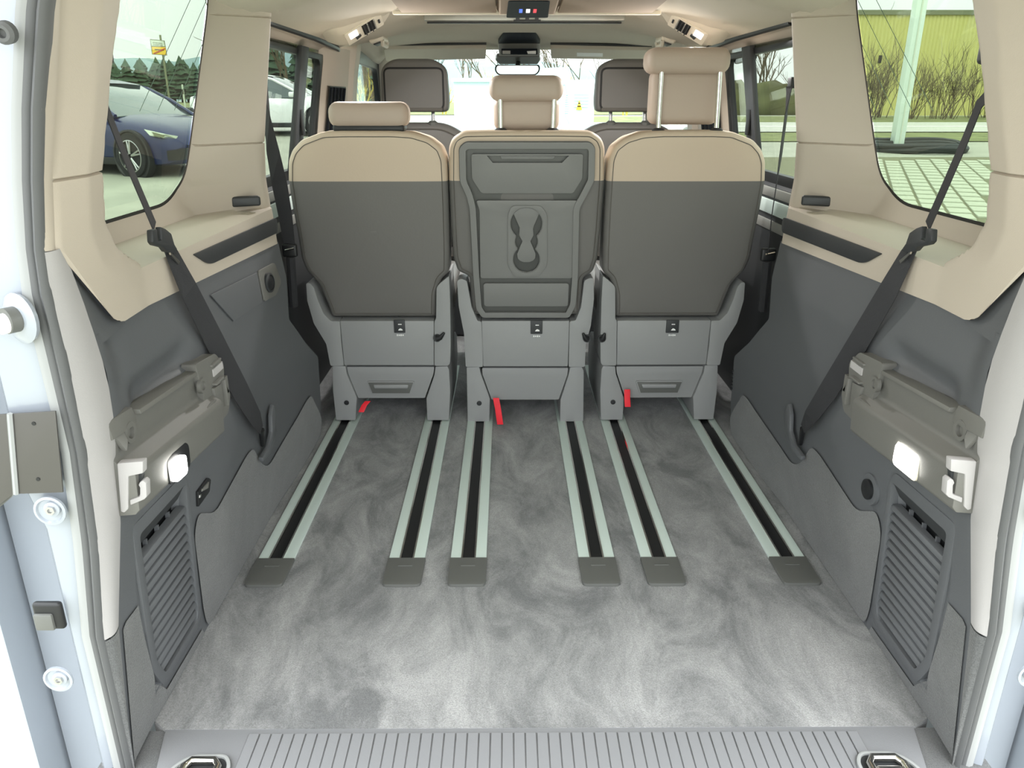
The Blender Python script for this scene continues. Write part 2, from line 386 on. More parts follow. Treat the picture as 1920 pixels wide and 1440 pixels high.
    for k in range(4):
        y0 = 1.72+k*.09; wr = MB().tube([(s*(wx(1.08)-.002), y0, 1.08), (s*(wx(1.37)-.002), y0+.34, 1.37)], .0006, 4).build('heating_wire', 'wire', wdw)
    # --- dark pad let into the beige band
    pd = rnd([(1.585, .803), (1.66, .766), (2.185, .752), (2.190, .794)], [.006, .03, .02, .02], 5)
    plate([(p[0], p[1]) for p in pd], [], lambda u, v, d: (s*(.714-d), u, v), -.01, .004).build('inlay_pad', 'dark', tr, bevel=.002)
    # --- small dark clip on the shelf by the pillar
    ck = thing('blind_clip', (s*.78, 2.06, .834), f'dark rubber clip on the {sd} window shelf against the pillar', 'clip')
    cb = rbox((s*.755, 2.075, .852), (.075, .022, .026), .006, 3, R('Z', -s*25)); link(cb, 'clip_body', 'dark', ck, smooth=True)
    # --- tailgate seal and painted body flange
    zz = [-.05+i*.03 for i in range(48)]
    prof = []
    for z in zz:
        xi, xo, y = interp(z, SEAL_IN)-.001, interp(z, SEAL_OUT), y_seal(z)
        ww = xo-xi
        prof.append([(s*(xi+ww*a), y+bq, z) for a, bq in ((0, .004), (.06, -.006), (.2, -.010), (.34, -.006), (.42, .002), (.5, -.002), (.7, -.004), (.86, -.001), (1, .006), (.9, .02), (.1, .02))])
    se = MB().loft(prof, True, True, True).build('trim_'+('3' if s < 0 else '4'), 'rubber', smooth=True, kind='structure', label=f'grey rubber tailgate seal along the {sd} opening edge', cat='seal', ang=60)
    lip = []
    for z in zz:
        xo, y = interp(z, SEAL_OUT), y_seal(z); lip.append([(s*(xo-.012), y-.002, z), (s*(xo-.004), y-.0065, z), (s*(xo+.004), y-.004, z), (s*(xo+.003), y+.004, z)])
    MB().loft(lip, True, True, True).build('seal_lip', 'rubberlight', se, smooth=True, ang=60)
    pz = [-.45, -.05]+[i*.06 for i in range(24)]; rows = []
    for z in pz:
        xo, y = interp(z, SEAL_OUT), y_seal(z)+.008; xk = max(xo+.012, .775 if z < .5 else .79)
        rows.append([(s*xo, y+.012, z), (s*(xo+.002), y-.004, z), (s*xk, y-.012, z), (s*(xk+.008), y-.004, z), (s*(xk+.02), y+.05, z), (s*(xk+.07), y+.09, z), (s*.93, y+.12, z), (s*.95, y+.2, z)])
    MB().loft(rows, False).build('wall_body_'+sd, 'paint', smooth=True, kind='structure', label=f'pale blue-grey painted body edge beside the {sd} tailgate seal', cat='body panel', ang=35)
    # outer skin of the van side
    sk = MB().box((s*.945, 1.85, .08), (.02, 1.5, 1.5)); sk.box((s*.945, 4.4, .08), (.02, 1.6, 1.5)); sk.box((s*.915, 1.10+.12, 1.1), (.02, .16, .6))
    sk.build('outer_skin_'+sd, 'paint', kind='structure', label=f'outer painted {sd} flank of the van', cat='body panel')

# ---------------------------------------------------------------- sill trim with ridges
sill = thing('trim_5', (0, 1.02, -.03), 'grey plastic load sill with fine lengthwise ridges', 'sill', kind='structure')
so_ = [(-.706, 1.132), (.698, 1.132), (.672, 1.03), (.655, .93), (-.665, .93), (-.682, 1.03)]
plate(so_, [], lambda u, v, d: (u, v, d), -.001, -.05).build('sill_plate', 'sill', sill, bevel=.004)
plate([(-.79, 1.13), (.79, 1.13), (.79, .96), (-.79, .96)], [], lambda u, v, d: (u, v, d), -.006, -.12).build('sill_base', 'wallcarpet', sill)
first = None
NR = 53
for i in range(NR):
    x = -.545+1.13*(i+.5)/NR
    if first is None:
        first = MB().box((x, 1.03, .0002), (.0196, .17, .003)).build('ridge', 'sill', sill, bevel=.0008, seg=1); x0 = x
    else: dup(first, (x-x0, 0, 0), sill)

# ---------------------------------------------------------------- ceiling
def ceil_z(x, y):
    a = abs(x)
    z = interp(a, [(0, 1.385), (.40, 1.380), (.46, 1.370), (.52, 1.353), (.60, 1.327), (.68, 1.312), (.74, 1.303), (.90, 1.292)])
    z += (1.40-z)*(1-sstep(2.02, 2.18, y))*sstep(.45, .62, a)
    return z
EDGE = [(0, 2.72), (.42, 2.74), (.47, 2.82), (.54, 3.0), (.66, 3.25), (.80, 3.5), (.9, 3.55)]
xs = [-.785+1.57*i/86 for i in range(87)]
rows = []
for x in xs:
    ye = interp(abs(x), EDGE); row = []
    for k in range(41): y = 1.10+(ye-1.10)*k/40; row.append((x, y, ceil_z(x, y)))
    row += [(x, ye+.004, ceil_z(x, ye)+.006), (x, ye+.004, ceil_z(x, ye)+.05)]
    rows.append(row)
ceil = MB().loft(rows, False).build('ceiling', 'headliner', smooth=True, kind='structure', label='beige fabric headliner over the load bay and seats', cat='ceiling', ang=40)
rows = []
def front_z(x, y):
    a = abs(x); z = ceil_z(x, y)+.012
    if a < .45: z += .035*(1-sstep(3.10, 3.14, y))*(1-sstep(.40, .44, a))
    z += (1.382-z)*.75*sstep(3.5, 3.8, y)*(1-sstep(.66, .74, a))
    z -= .035*sstep(3.7, 4.35, y); return z
for x in xs:
    row = []
    for k in range(61): y = 2.6+(4.36-2.6)*k/60; row.append((x, y, front_z(x, y)))
    rows.append(row)
MB().loft(rows, False).build('front_headliner', 'headliner', ceil, smooth=True, ang=40)
# roller blind cassette across the roof and its slot edge
zp_ = lambda y: 1.3640+.045*(2.70-y)
rbc = thing('roof_blind', (0, 2.45, 1.36), 'brown beige roof blind panels across the ceiling', 'blind')
for x0, x1 in ((-.40, -.098), (.098, .40)):
    MB().loft([[(x0, y, zp_(y)), (x1, y, zp_(y)), (x1, y, zp_(y)+.012), (x0, y, zp_(y)+.012)] for y in (2.1, 2.71)], True, True, True).build('blind_panel', 'blind', rbc, bevel=.003)
MB().box((0, 2.728, 1.366), (.86, .022, .012)).build('front_rail', 'frame', rbc, bevel=.004)
sr = thing('sunroof_frame', (0, 3.14, 1.37), 'pale sunroof frame edge with small dark catch', 'sunroof frame')
MB().box((0, 3.13, 1.392), (.74, .03, .03)).build('frame_bar', 'decor', sr, bevel=.006)
MB().box((0, 3.145, 1.373), (.72, .02, .006)).build('dark_gap', 'black', sr)
for x in (-.035, 0, .035): MB().box((x+.01, 3.11, 1.385), (.014, .012, .016)).build('catch_tooth', 'dark', sr, bevel=.002)
MB().box((.01, 3.115, 1.377), (.10, .012, .006)).build('catch_base', 'dark', sr)
# raised tailgate above the opening
tg = thing('tailgate', (0, 1.1, 1.42), 'raised tailgate over the load opening', 'tailgate', kind='structure')
MB().loft([[(-.86, y, z), (.86, y, z), (.86, y+.02, z+.06), (-.86, y+.02, z+.06)] for y, z in ((1.16, 1.43), (.9, 1.50), (.3, 1.62), (-.15, 1.72))], True, True, True).build('tailgate_panel', 'beige', tg, bevel=.02)
# roof outside
MB().box((0, 2.75, 1.50), (1.9, 3.4, .03)).build('roof_outer', 'paint', kind='structure', label='outer roof skin of the van', cat='roof')
for s in (-1, 1):
    MB().box((s*.91, 2.75, 1.455), (.06, 3.4, .08)).build('roof_rail_'+SIDE[s], 'paint', kind='structure', label=f'{SIDE[s]} roof side rail of the van body', cat='roof')

# ================================================================ cabin shell further forward: sliding doors, B-pillars, front doors, windscreen
def door_x(z): return .85-max(0, z-.85)*.15
for s in (-1, 1):
    sd = SIDE[s]
    dr = thing('door_'+('1' if s < 0 else '2'), (s*.85, 2.75, 0), f'{sd} sliding door with dark lower panel and two panes', 'door', kind='structure')
    def dp(y, z, d=0): return (s*(door_x(z)-d), y, z)
    # lower dark trim with decor band
    rows = [[(s*(.86-dd), y, z) for y in (2.15, 2.6, 3.0, 3.4, 3.62)] for z, dd in ((0, .02), (.25, .04), (.5, .05), (.70, .055), (.835, .05), (.85, .02))]
    MB().loft(rows, False).build('door_panel', 'dark', dr, smooth=True)
    for z, h, mt in ((.818, .030, 'decor'), (.772, .045, 'alu'), (.715, .032, 'decor')):
        MB().box((s*.808, 2.8, z), (.012, 1.2, h)).build('decor_strip', mt, dr, bevel=.004)
    # frame around the two panes
    op = [(2.26, .875), (3.08, .875), (3.11, .92), (3.14, 1.225), (3.12, 1.245), (2.26, 1.252)]
    out = [(2.235, .83), (3.17, .83), (3.20, 1.20), (3.18, 1.266), (2.235, 1.268)]
    plate(out, [rnd(op, .03, 4)], lambda u, v, d: dp(u, v, d), 0, .025).build('window_frame', 'black', dr, bevel=.004)
    MB().loft([[dp(2.755, .86, .02), dp(2.885, .86, .02), dp(2.885, .86, .045), dp(2.755, .86, .045)], [dp(2.785, 1.08, .02), dp(2.875, 1.08, .02), dp(2.875, 1.08, .04), dp(2.785, 1.08, .04)], [dp(2.80, 1.275, .02), dp(2.90, 1.275, .02), dp(2.90, 1.275, .04), dp(2.80, 1.275, .04)]], True, True, True).build('window_post', 'dark', dr, bevel=.006)
    MB().box(dp(2.83, 1.03, .046), (.008, .035, .085)).build('window_latch', 'black', dr, bevel=.003)
    for y0, y1 in ((2.24, 2.84), (2.84, 3.26)):
        plate([(y0, .85), (y1, .85), (y1, 1.28), (y0, 1.28)], [], lambda u, v, d: dp(u, v, d), .006, .010).build('pane', 'doorglass', dr)
    # beige upper door trim between window and headliner seal
    rows = [[(s*x, y, z+.006*math.sin((y-2.2)*1.5)) for y in (2.2, 2.5, 2.8, 3.1, 3.3, 3.42)] for x, z in ((.80, 1.262), (.785, 1.268), (.745, 1.30), (.73, 1.312))]
    MB().loft(rows, False).build('upper_trim', 'beige', dr, smooth=True)
    MB().box((s*.796, 2.62, 1.263), (.006, .62, .008)).build('bright_strip', 'frame', dr, bevel=.002)
    MB().tube([(s*.728, 2.35, 1.309), (s*.728, 2.9, 1.306), (s*.735, 3.3, 1.297), (s*.76, 3.46, 1.27), (s*.775, 3.52, 1.22), (s*.79, 3.53, 1.0), (s*.80, 3.53, .6)], .012, 8).build('door_seal', 'black', dr, smooth=True)
    MB().box((s*.80, 3.02, 1.245), (.02, .22, .022), R('X', -2)).build('blind_roll', 'black', dr, bevel=.006)
    # beige front section of the door and B-pillar
    rows = [[(s*x, y, z) for x, y in ((.835-t, 3.14+e), (.812-t, 3.17+e), (.79-t, 3.30+e), (.785-t, 3.52+e*.3))] for z, t, e in ((.84, 0, -.02), (1.0, .02, 0), (1.15, .04, .01), (1.30, .06, .03))]
    MB().loft(rows, False).build('front_trim', 'beige', dr, smooth=True)
    bp = thing('trim_'+('6' if s < 0 else '7'), (s*.78, 3.6, .3), f'beige {sd} middle roof pillar with dark ribbed insert', 'pillar', kind='structure')
    rows = [[(s*x, y, z) for x, y in ((.86-t, 3.53), (.80-t, 3.545), (.77-t, 3.57), (.765-t, 3.64), (.79-t, 3.70), (.86-t, 3.72))] for z, t in ((0, 0), (.5, 0), (.8, 0), (1.0, .02), (1.2, .045), (1.33, .07))]
    MB().loft(rows, False).build('pillar_cover', 'beige', bp, smooth=True)
    ip = MB()
    ip.loft([[(s*.784, 3.19, .97), (s*.760, 3.42, .97)], [(s*.754, 3.21, 1.155), (s*.732, 3.42, 1.155)], [(s*.80, 3.22, 1.16), (s*.79, 3.42, 1.16)]], False)
    ip.build('insert', 'black', bp)
    for k in range(5):
        t = (k+.5)/5; MB().tube([(s*(.784-.024*t), 3.19+.23*t, .975), (s*(.754-.022*t), 3.21+.21*t, 1.15)], .007, 6).build('rib', 'screen', bp)
    # front door: panel, window, frame
    fd = thing('door_'+('3' if s < 0 else '4'), (s*.85, 4.3, 0), f'{sd} front door with window in a dark seal', 'door', kind='structure')
    rows = [[(s*(.86-dd), y, z) for y in (3.68, 4.2, 4.7, 5.1)] for z, dd in ((0, .02), (.4, .07), (.74, .06), (.78, .02))]
    MB().loft(rows, False).build('door_panel', 'dark', fd, smooth=True)
    def fp(y, z, d=0): return (s*(.85-max(0, z-.8)*.17-d), y, z)
    plate([(3.66, .74), (5.1, .74), (4.86, .98), (4.42, 1.33), (3.66, 1.33)], [rnd([(3.74, .80), (4.86, .80), (4.66, 1.02), (4.34, 1.255), (3.76, 1.265)], .04, 4)], fp, 0, .03).build('window_frame', 'black', fd, bevel=.004)
    plate([(3.68, .78), (4.95, .78), (4.40, 1.30), (3.68, 1.30)], [], fp, .008, .012).build('pane', 'clear', fd)
    # A-pillar
    ap = MB().loft([[(s*(x+.02), y, z), (s*(x-.05), y+.01, z), (s*(x-.055), y+.08, z), (s*(x+.02), y+.12, z)] for x, y, z in ((.84, 5.02, .60), (.79, 4.74, .95), (.735, 4.42, 1.24), (.70, 4.28, 1.36))], True, True, True)
    ap.build('trim_'+('8' if s < 0 else '9'), 'headliner', smooth=True, kind='structure', label=f'beige {sd} windscreen pillar', cat='pillar')
    # door mirror outside
    dm = thing('door_mirror', (s*1.02, 4.55, .78), f'dark door mirror outside the {sd} front window', 'mirror')
    link(rbox((s*1.03, 4.60, .88), (.20, .09, .17), .035, 4), 'housing', 'black', dm, smooth=True)
    MB().box((s*1.03, 4.553, .88), (.165, .006, .13)).build('mirror_glass', 'mirror', dm, bevel=.002)
    MB().box((s*.92, 4.6, .82), (.12, .05, .03)).build('arm', 'black', dm, bevel=.006)

wsn = plate([(-.80, 0), (.80, 0), (.70, 1), (-.70, 1)], [], lambda u, v, d: (u, 5.15-.80*v+.06*(1-(u/.8)**2), .62+.72*v+d), 0, .006).build('window_3', 'clear', kind='structure', label='clear windscreen beyond the front seats', cat='window')
db = MB().loft([[(-.80, y, z), (-.3, y+.03, z), (.3, y+.03, z), (.80, y, z)] for y, z in ((4.45, .1), (4.40, .45), (4.42, .58), (4.52, .66), (4.75, .66), (5.06, .62), (5.12, .5))], False)
db.build('dashboard', 'dark', smooth=True, label='dark dashboard under the windscreen', cat='dashboard')
MB().box((0, 5.24, .22), (1.7, .04, .8)).build('wall_front', 'dark', kind='structure', label='dark front bulkhead behind the dashboard', cat='wall')
sw = thing('steering_wheel', (-.46, 4.32, .55), 'black steering wheel ahead of the left front seat', 'steering wheel')
ring = [Vector((-.46+.185*math.cos(a), 4.30+.185*math.sin(a)*.35, .66+.185*math.sin(a)*.93)) for a in [i*math.pi/16 for i in range(33)]]
MB().tube(ring, .015, 8, False).build('rim', 'black', sw, smooth=True)
link(rbox((-.46, 4.31, .66), (.13, .05, .11), .02), 'hub', 'black', sw, smooth=True)
for a in (0, math.pi, -math.pi/2): MB().tube([(-.46, 4.305, .66), (-.46+.18*math.cos(a), 4.30+.18*math.sin(a)*.35, .66+.18*math.sin(a)*.93)], .014, 6).build('spoke', 'black', sw)
MB().tube([(-.46, 4.33, .64), (-.46, 4.52, .56)], .03, 8).build('column', 'black', sw)

# ---- things on the ceiling
for s in (-1, 1):
    sd = SIDE[s]
    # overhead lamp and vent unit, on the shoulder of the roof arch
    u = thing('overhead_lamp_unit', (s*.545, 2.84, 1.33), f'pale overhead vent and reading lamp unit on the {sd} ceiling shoulder', 'lamp unit')
    A, B, Cc = Vector((s*.605, 2.78, 1.312)), Vector((s*.482, 2.78, 1.378)), Vector((s*.488, 2.89, 1.353))
    eu = B-A; ev = Cc-B; n = eu.cross(ev).normalized(); n = n if n.z < 0 else -n
    def up(a, b, d): return A+eu*a+ev*b+n*d
    def upl(name, q, d0, d1, mt, par, bev=.001): return plate(q, [], lambda a, b, d: up(a, b, d), d0, d1).build(name, mt, par, bevel=bev)
    # soft pod the unit is let into
    pod = MB(); rings = []
    for sc_, d in ((1.9, -.045), (1.5, -.012), (1.15, .004), (1.02, .006)):
        rings.append([up(.5+(p[0]-.5)*sc_, .5+(p[1]-.5)*sc_, d) for p in dense(rnd([(0, 0), (1, 0), (1, 1), (0, 1)], .2, 4), .15)])
    pod.loft(rings, True, False, True).build('pod', 'headliner', u, smooth=True)
    upl('bezel', rnd([(0, 0), (1, 0), (1, 1), (0, 1)], .06, 3), -.004, .010, 'frame', u, .002)
    ln = upl('lamp_lens', [(.10, .12), (.32, .12), (.32, .55), (.10, .55)], .009, .0125, 'lens', u)
    upl('lamp_switch', [(.22, .62), (.36, .55), (.38, .72), (.24, .82)], .009, .014, 'dark', u)
    upl('vent_opening', [(.46, .1), (.80, .1), (.80, .9), (.46, .9)], .0095, .0105, 'black', u, 0)
    for k in range(4): a = .50+k*.09; upl('louvre', [(a, .1), (a+.03, .1), (a+.03, .9), (a, .9)], .010, .015, 'decor' if k % 2 else 'dark', u, .0005)
    upl('button', [(.88, .35), (.93, .35), (.93, .6), (.88, .6)], .009, .013, 'dark', u, .0005)
    L = bpy.data.lights.new('reading_lamp', 'AREA'); L.shape = 'RECTANGLE'; L.size = .05; L.size_y = .05; L.energy = LAMP_W; L.color = (1, .98, .95)
    lo_ = bpy.data.objects.new('reading_lamp', L); COL.objects.link(lo_); lo_.parent = u
    c = up(.2, .33, .02); lo_.location = c-ORG[u.name]; lo_.rotation_euler = n.to_track_quat('-Z', 'Y').to_euler()
    # grab handle further forward
    g = thing('grab_handle', (s*.62, 3.5, 1.33), f'pale ceiling grab handle by the {sd} front door', 'grab handle')
    gb = rbox((s*.60, 3.52, 1.338), (.06, .16, .024), .01, 3, R('Y', s*17)); link(gb, 'recess_frame', 'frame', g, smooth=True)
    MB().box((s*.60, 3.50, 1.324), (.03, .09, .008), R('Y', s*17)).build('recess', 'dark', g, bevel=.003)
    MB().tube([(s*.575, 3.45, 1.335), (s*.577, 3.46, 1.318), (s*.577, 3.58, 1.318), (s*.575, 3.59, 1.335)], .008, 6).build('grip', 'frame', g, smooth=True)
    # sun visor
    vz = thing('sun_visor', (s*.36, 4.1, 1.31), f'beige sun visor folded up above the {sd} half of the windscreen'+(' with a white label' if s > 0 else ''), 'sun visor')
    p0, p1 = (720, 912) if s < 0 else (1032, 1222)
    a = [at(p0, 86, Y=4.06), at(p1, 84, Y=4.06), at(p1-2, 104, Y=4.24), at(p0+4, 108, Y=4.24)]
    if s > 0: a = [at(p0, 84, Y=4.06), at(p1, 88, Y=4.06), at(p1-4, 106, Y=4.24), at(p0+2, 103, Y=4.24)]
    fx = lambda q, r_, d: a[0].lerp(a[1], q).lerp(a[3].lerp(a[2], q), r_)+Vector((0, -.2, -.9))*d
    plate(rnd([(0, 0), (1, 0), (1, 1), (0, 1)], [.06, .06, .03, .03], 4), [], fx, 0, .018).build('visor_body', 'headliner', vz, bevel=.006, seg=3)
    if s > 0: plate([(.26, .35), (.52, .35), (.52, .72), (.26, .72)], [], fx, .018, .0195).build('white_label', 'white', vz)
    MB().tube([a[0]+Vector((0, .0, .006)), a[1]+Vector((0, .0, .006))], .006, 6).build('hinge_rod', 'dark', vz)
# climate panel with lit symbols
cp = thing('rear_climate_panel', (0, 2.5, 1.34), 'black rear climate touch panel with blue and red symbols in the ceiling', 'control panel')
MB().loft([[(-x, y, zp_(y)+.012), (x, y, zp_(y)+.012), (x-.012, y, zp_(y)-d), (-x+.012, y, zp_(y)-d)] for y, x, d in ((2.2, .092, .002), (2.5, .095, .003), (2.715, .098, .003))], True, True, True).build('housing', 'blind', cp, bevel=.002)
def cpp(x, y, d): return (x, y, zp_(y)-.0035-.010*sstep(2.45, 2.70, y)-d)
plate(rnd([(-.060, 2.46), (.060, 2.46), (.066, 2.70), (-.066, 2.70)], .012, 3), [], cpp, -.003, .002).build('screen', 'screen', cp)
for x, mt, wd in ((-.022, 'blue', .010), (.0, 'whitep', .012), (.021, 'redp', .010)):
    plate([(x-wd/2, 2.565), (x+wd/2, 2.565), (x+wd/2, 2.615), (x-wd/2, 2.615)], [], cpp, .002, .0025).build('symbol', mt, cp)
# overhead console at the windscreen
oc = thing('overhead_console', (.0, 4.0, 1.3), 'dark overhead console with reading lamp block above the mirror', 'console')
q = lambda x, y, Y: at(x, y, Y=Y)
MB().prism([q(943, 62, 3.75), q(1005, 62, 3.75), q(1013, 82, 3.95), q(934, 82, 3.95)], (0, .02, .04)).build('dark_cover', 'screen', oc, bevel=.006)
MB().prism([q(934, 82, 3.95), q(1013, 82, 3.95), q(1012, 106, 4.02), q(936, 106, 4.02)], (0, .05, .04)).build('lamp_block', 'decor', oc, bevel=.006)
MB().prism([q(940, 91, 3.935), q(1008, 91, 3.935), q(1008, 102, 3.95), q(940, 102, 3.95)], (0, .03, .0)).build('lamp_window', 'screen', oc, bevel=.003)
MB().prism([q(988, 96, 3.93), q(1005, 95, 3.93), q(1005, 101, 3.935), q(990, 101, 3.935)], (0, .01, 0)).build('reading_lens', 'white', oc)
MB().prism([q(942, 95, 3.93), q(957, 95, 3.93), q(957, 101, 3.935), q(942, 101, 3.935)], (0, .01, 0)).build('switch', 'decor', oc)
MB().prism([q(932, 106, 4.15), q(1012, 106, 4.15), q(1014, 112, 4.2), q(1008, 121, 4.24), q(936, 121, 4.24), q(928, 112, 4.2)], (0, .08, .02)).build('sensor_cover', 'cap', oc, bevel=.008, seg=3)
rm = thing('rear_view_mirror', (.0, 4.2, 1.2), 'rounded rear view mirror under the overhead console', 'mirror')
pr = rnd([(929, 121), (1012, 121), (1013, 132), (1006, 141), (934, 141), (927, 132)], 5, 4)
MB().prism([at(x, y, Y=4.12) for x, y in pr], (0, .035, 0)).build('housing', 'black', rm, bevel=.005)
pr = rnd([(932, 123), (1009, 123), (1010, 132), (1004, 139), (936, 139), (930, 132)], 5, 4)
mgo = MB().prism([at(x, y, Y=4.115) for x, y in pr], (0, .003, 0)).build('mirror_glass', 'mirror', rm)
MB().tube([q(970, 131, 4.16), q(972, 110, 4.24)], .012, 8).build('stem', 'black', rm)

# ================================================================ seat rails in the floor
def rail(cx, label):
    t = thing('seat_rail', (cx, 1.57, 0), label, 'rail', 'seat rails in the load floor')
    for k, (a, b_) in enumerate(((-.0455, -.016), (.016, .0455))):
        MB().box((cx+(a+b_)/2, 2.45, .003), (b_-a, 1.53, .007)).build('flange', 'alu', t, bevel=.0015)
        e = cx+(-.0165 if k == 0 else .0165)
        MB().box((e, 2.45, .0055), (.004, 1.53, .006)).build('bright_lip', 'chrome', t)
    MB().box((cx, 2.45, .0012), (.032, 1.53, .0024)).build('slot', 'black', t)
    plate(rnd([(cx-.0475, 1.688), (cx+.0475, 1.688), (cx+.046, 1.572), (cx-.046, 1.572)], [.002, .002, .014, .014], 4), [], lambda u, v, d: (u, v, d), 0, .008).build('end_cap', 'cap', t, bevel=.003)
    MB().box((cx, 1.652, .0085), (.036, .004, .003)).build('cap_ridge', 'cap', t)
for cx, l in ((-.655, 'aluminium floor rail nearest the left side wall'), (-.322, 'aluminium floor rail under the inner leg of the left seat'), (-.165, 'aluminium floor rail under the left leg of the middle seat'),
              (.162, 'aluminium floor rail under the right leg of the middle seat'), (.321, 'aluminium floor rail under the inner leg of the right seat'), (.649, 'aluminium floor rail nearest the right side wall')): rail(cx, l)

# ================================================================ middle-row seats, seen from behind
BK = .23
def onback(px_, py_, dy=0):             # pixel -> (X, Z) on the leaning rear face of the backrest
    d = ray(px_, py_); k = 2.60+dy+BK*.39+BK*0; s_ = (k-BK*CAM[2]-CAM[1])/(d[1]+BK*d[2]); return (CAM[0]+s_*d[0], CAM[2]+s_*d[2])
def bk(u, v, d): return (u, 2.60-BK*(v-.39)-d, v)      # depth d > 0 towards the load bay
def shell(ol, thick, r=.022, bulge=.008):
    ol = dense(ol, .02); rings = [[bk(p[0], p[1], -thick) for p in inset(ol, r*.8)], [bk(p[0], p[1], -thick+r) for p in ol], [bk(p[0], p[1], -r) for p in ol]]
    for a in (.35, .7, 1): rings.append([bk(p[0], p[1], -r*(1-math.sin(a*math.pi/2))) for p in inset(ol, r*(1-math.cos(a*math.pi/2)))])
    cx = sum(p[0] for p in ol)/len(ol); cz = sum(p[1] for p in ol)/len(ol); base = inset(ol, r)
    for sc_ in (.93, .8, .6, .4, .2, .05): rings.append([bk(cx+(p[0]-cx)*sc_, cz+(p[1]-cz)*sc_, bulge*(1-sc_)**.6) for p in base])
    return MB().loft(rings, True, True, True)
def split(mb, z, name_hi, m_hi, name_lo, m_lo, par):
    out = []
    for hi in (True, False):
        b = mb.bm(); bmesh.ops.bisect_plane(b, geom=b.verts[:]+b.edges[:]+b.faces[:], plane_co=(0, 0, z), plane_no=(0, 0, 1), clear_inner=hi, clear_outer=not hi)
        out.append(link(b, name_hi if hi else name_lo, m_hi if hi else m_lo, par, smooth=True, ang=60))
    return out
def base_pt(px_, py_, Y=2.60): p = at(px_, py_, Y=Y); return (p.x, p.z)
SEATX = {-1: -.488, 0: -.0015, 1: .485}
def side_map(k):                        # pixels are read off the left seat; the right seat is its mirror image
    return (lambda x: x) if k <= 0 else (lambda x: SEATX[1]-(x-SEATX[-1]))
def pl(outline, Y0, Y1): return plate(outline, [], lambda u, v, d: (u, d, v), Y0, Y1)
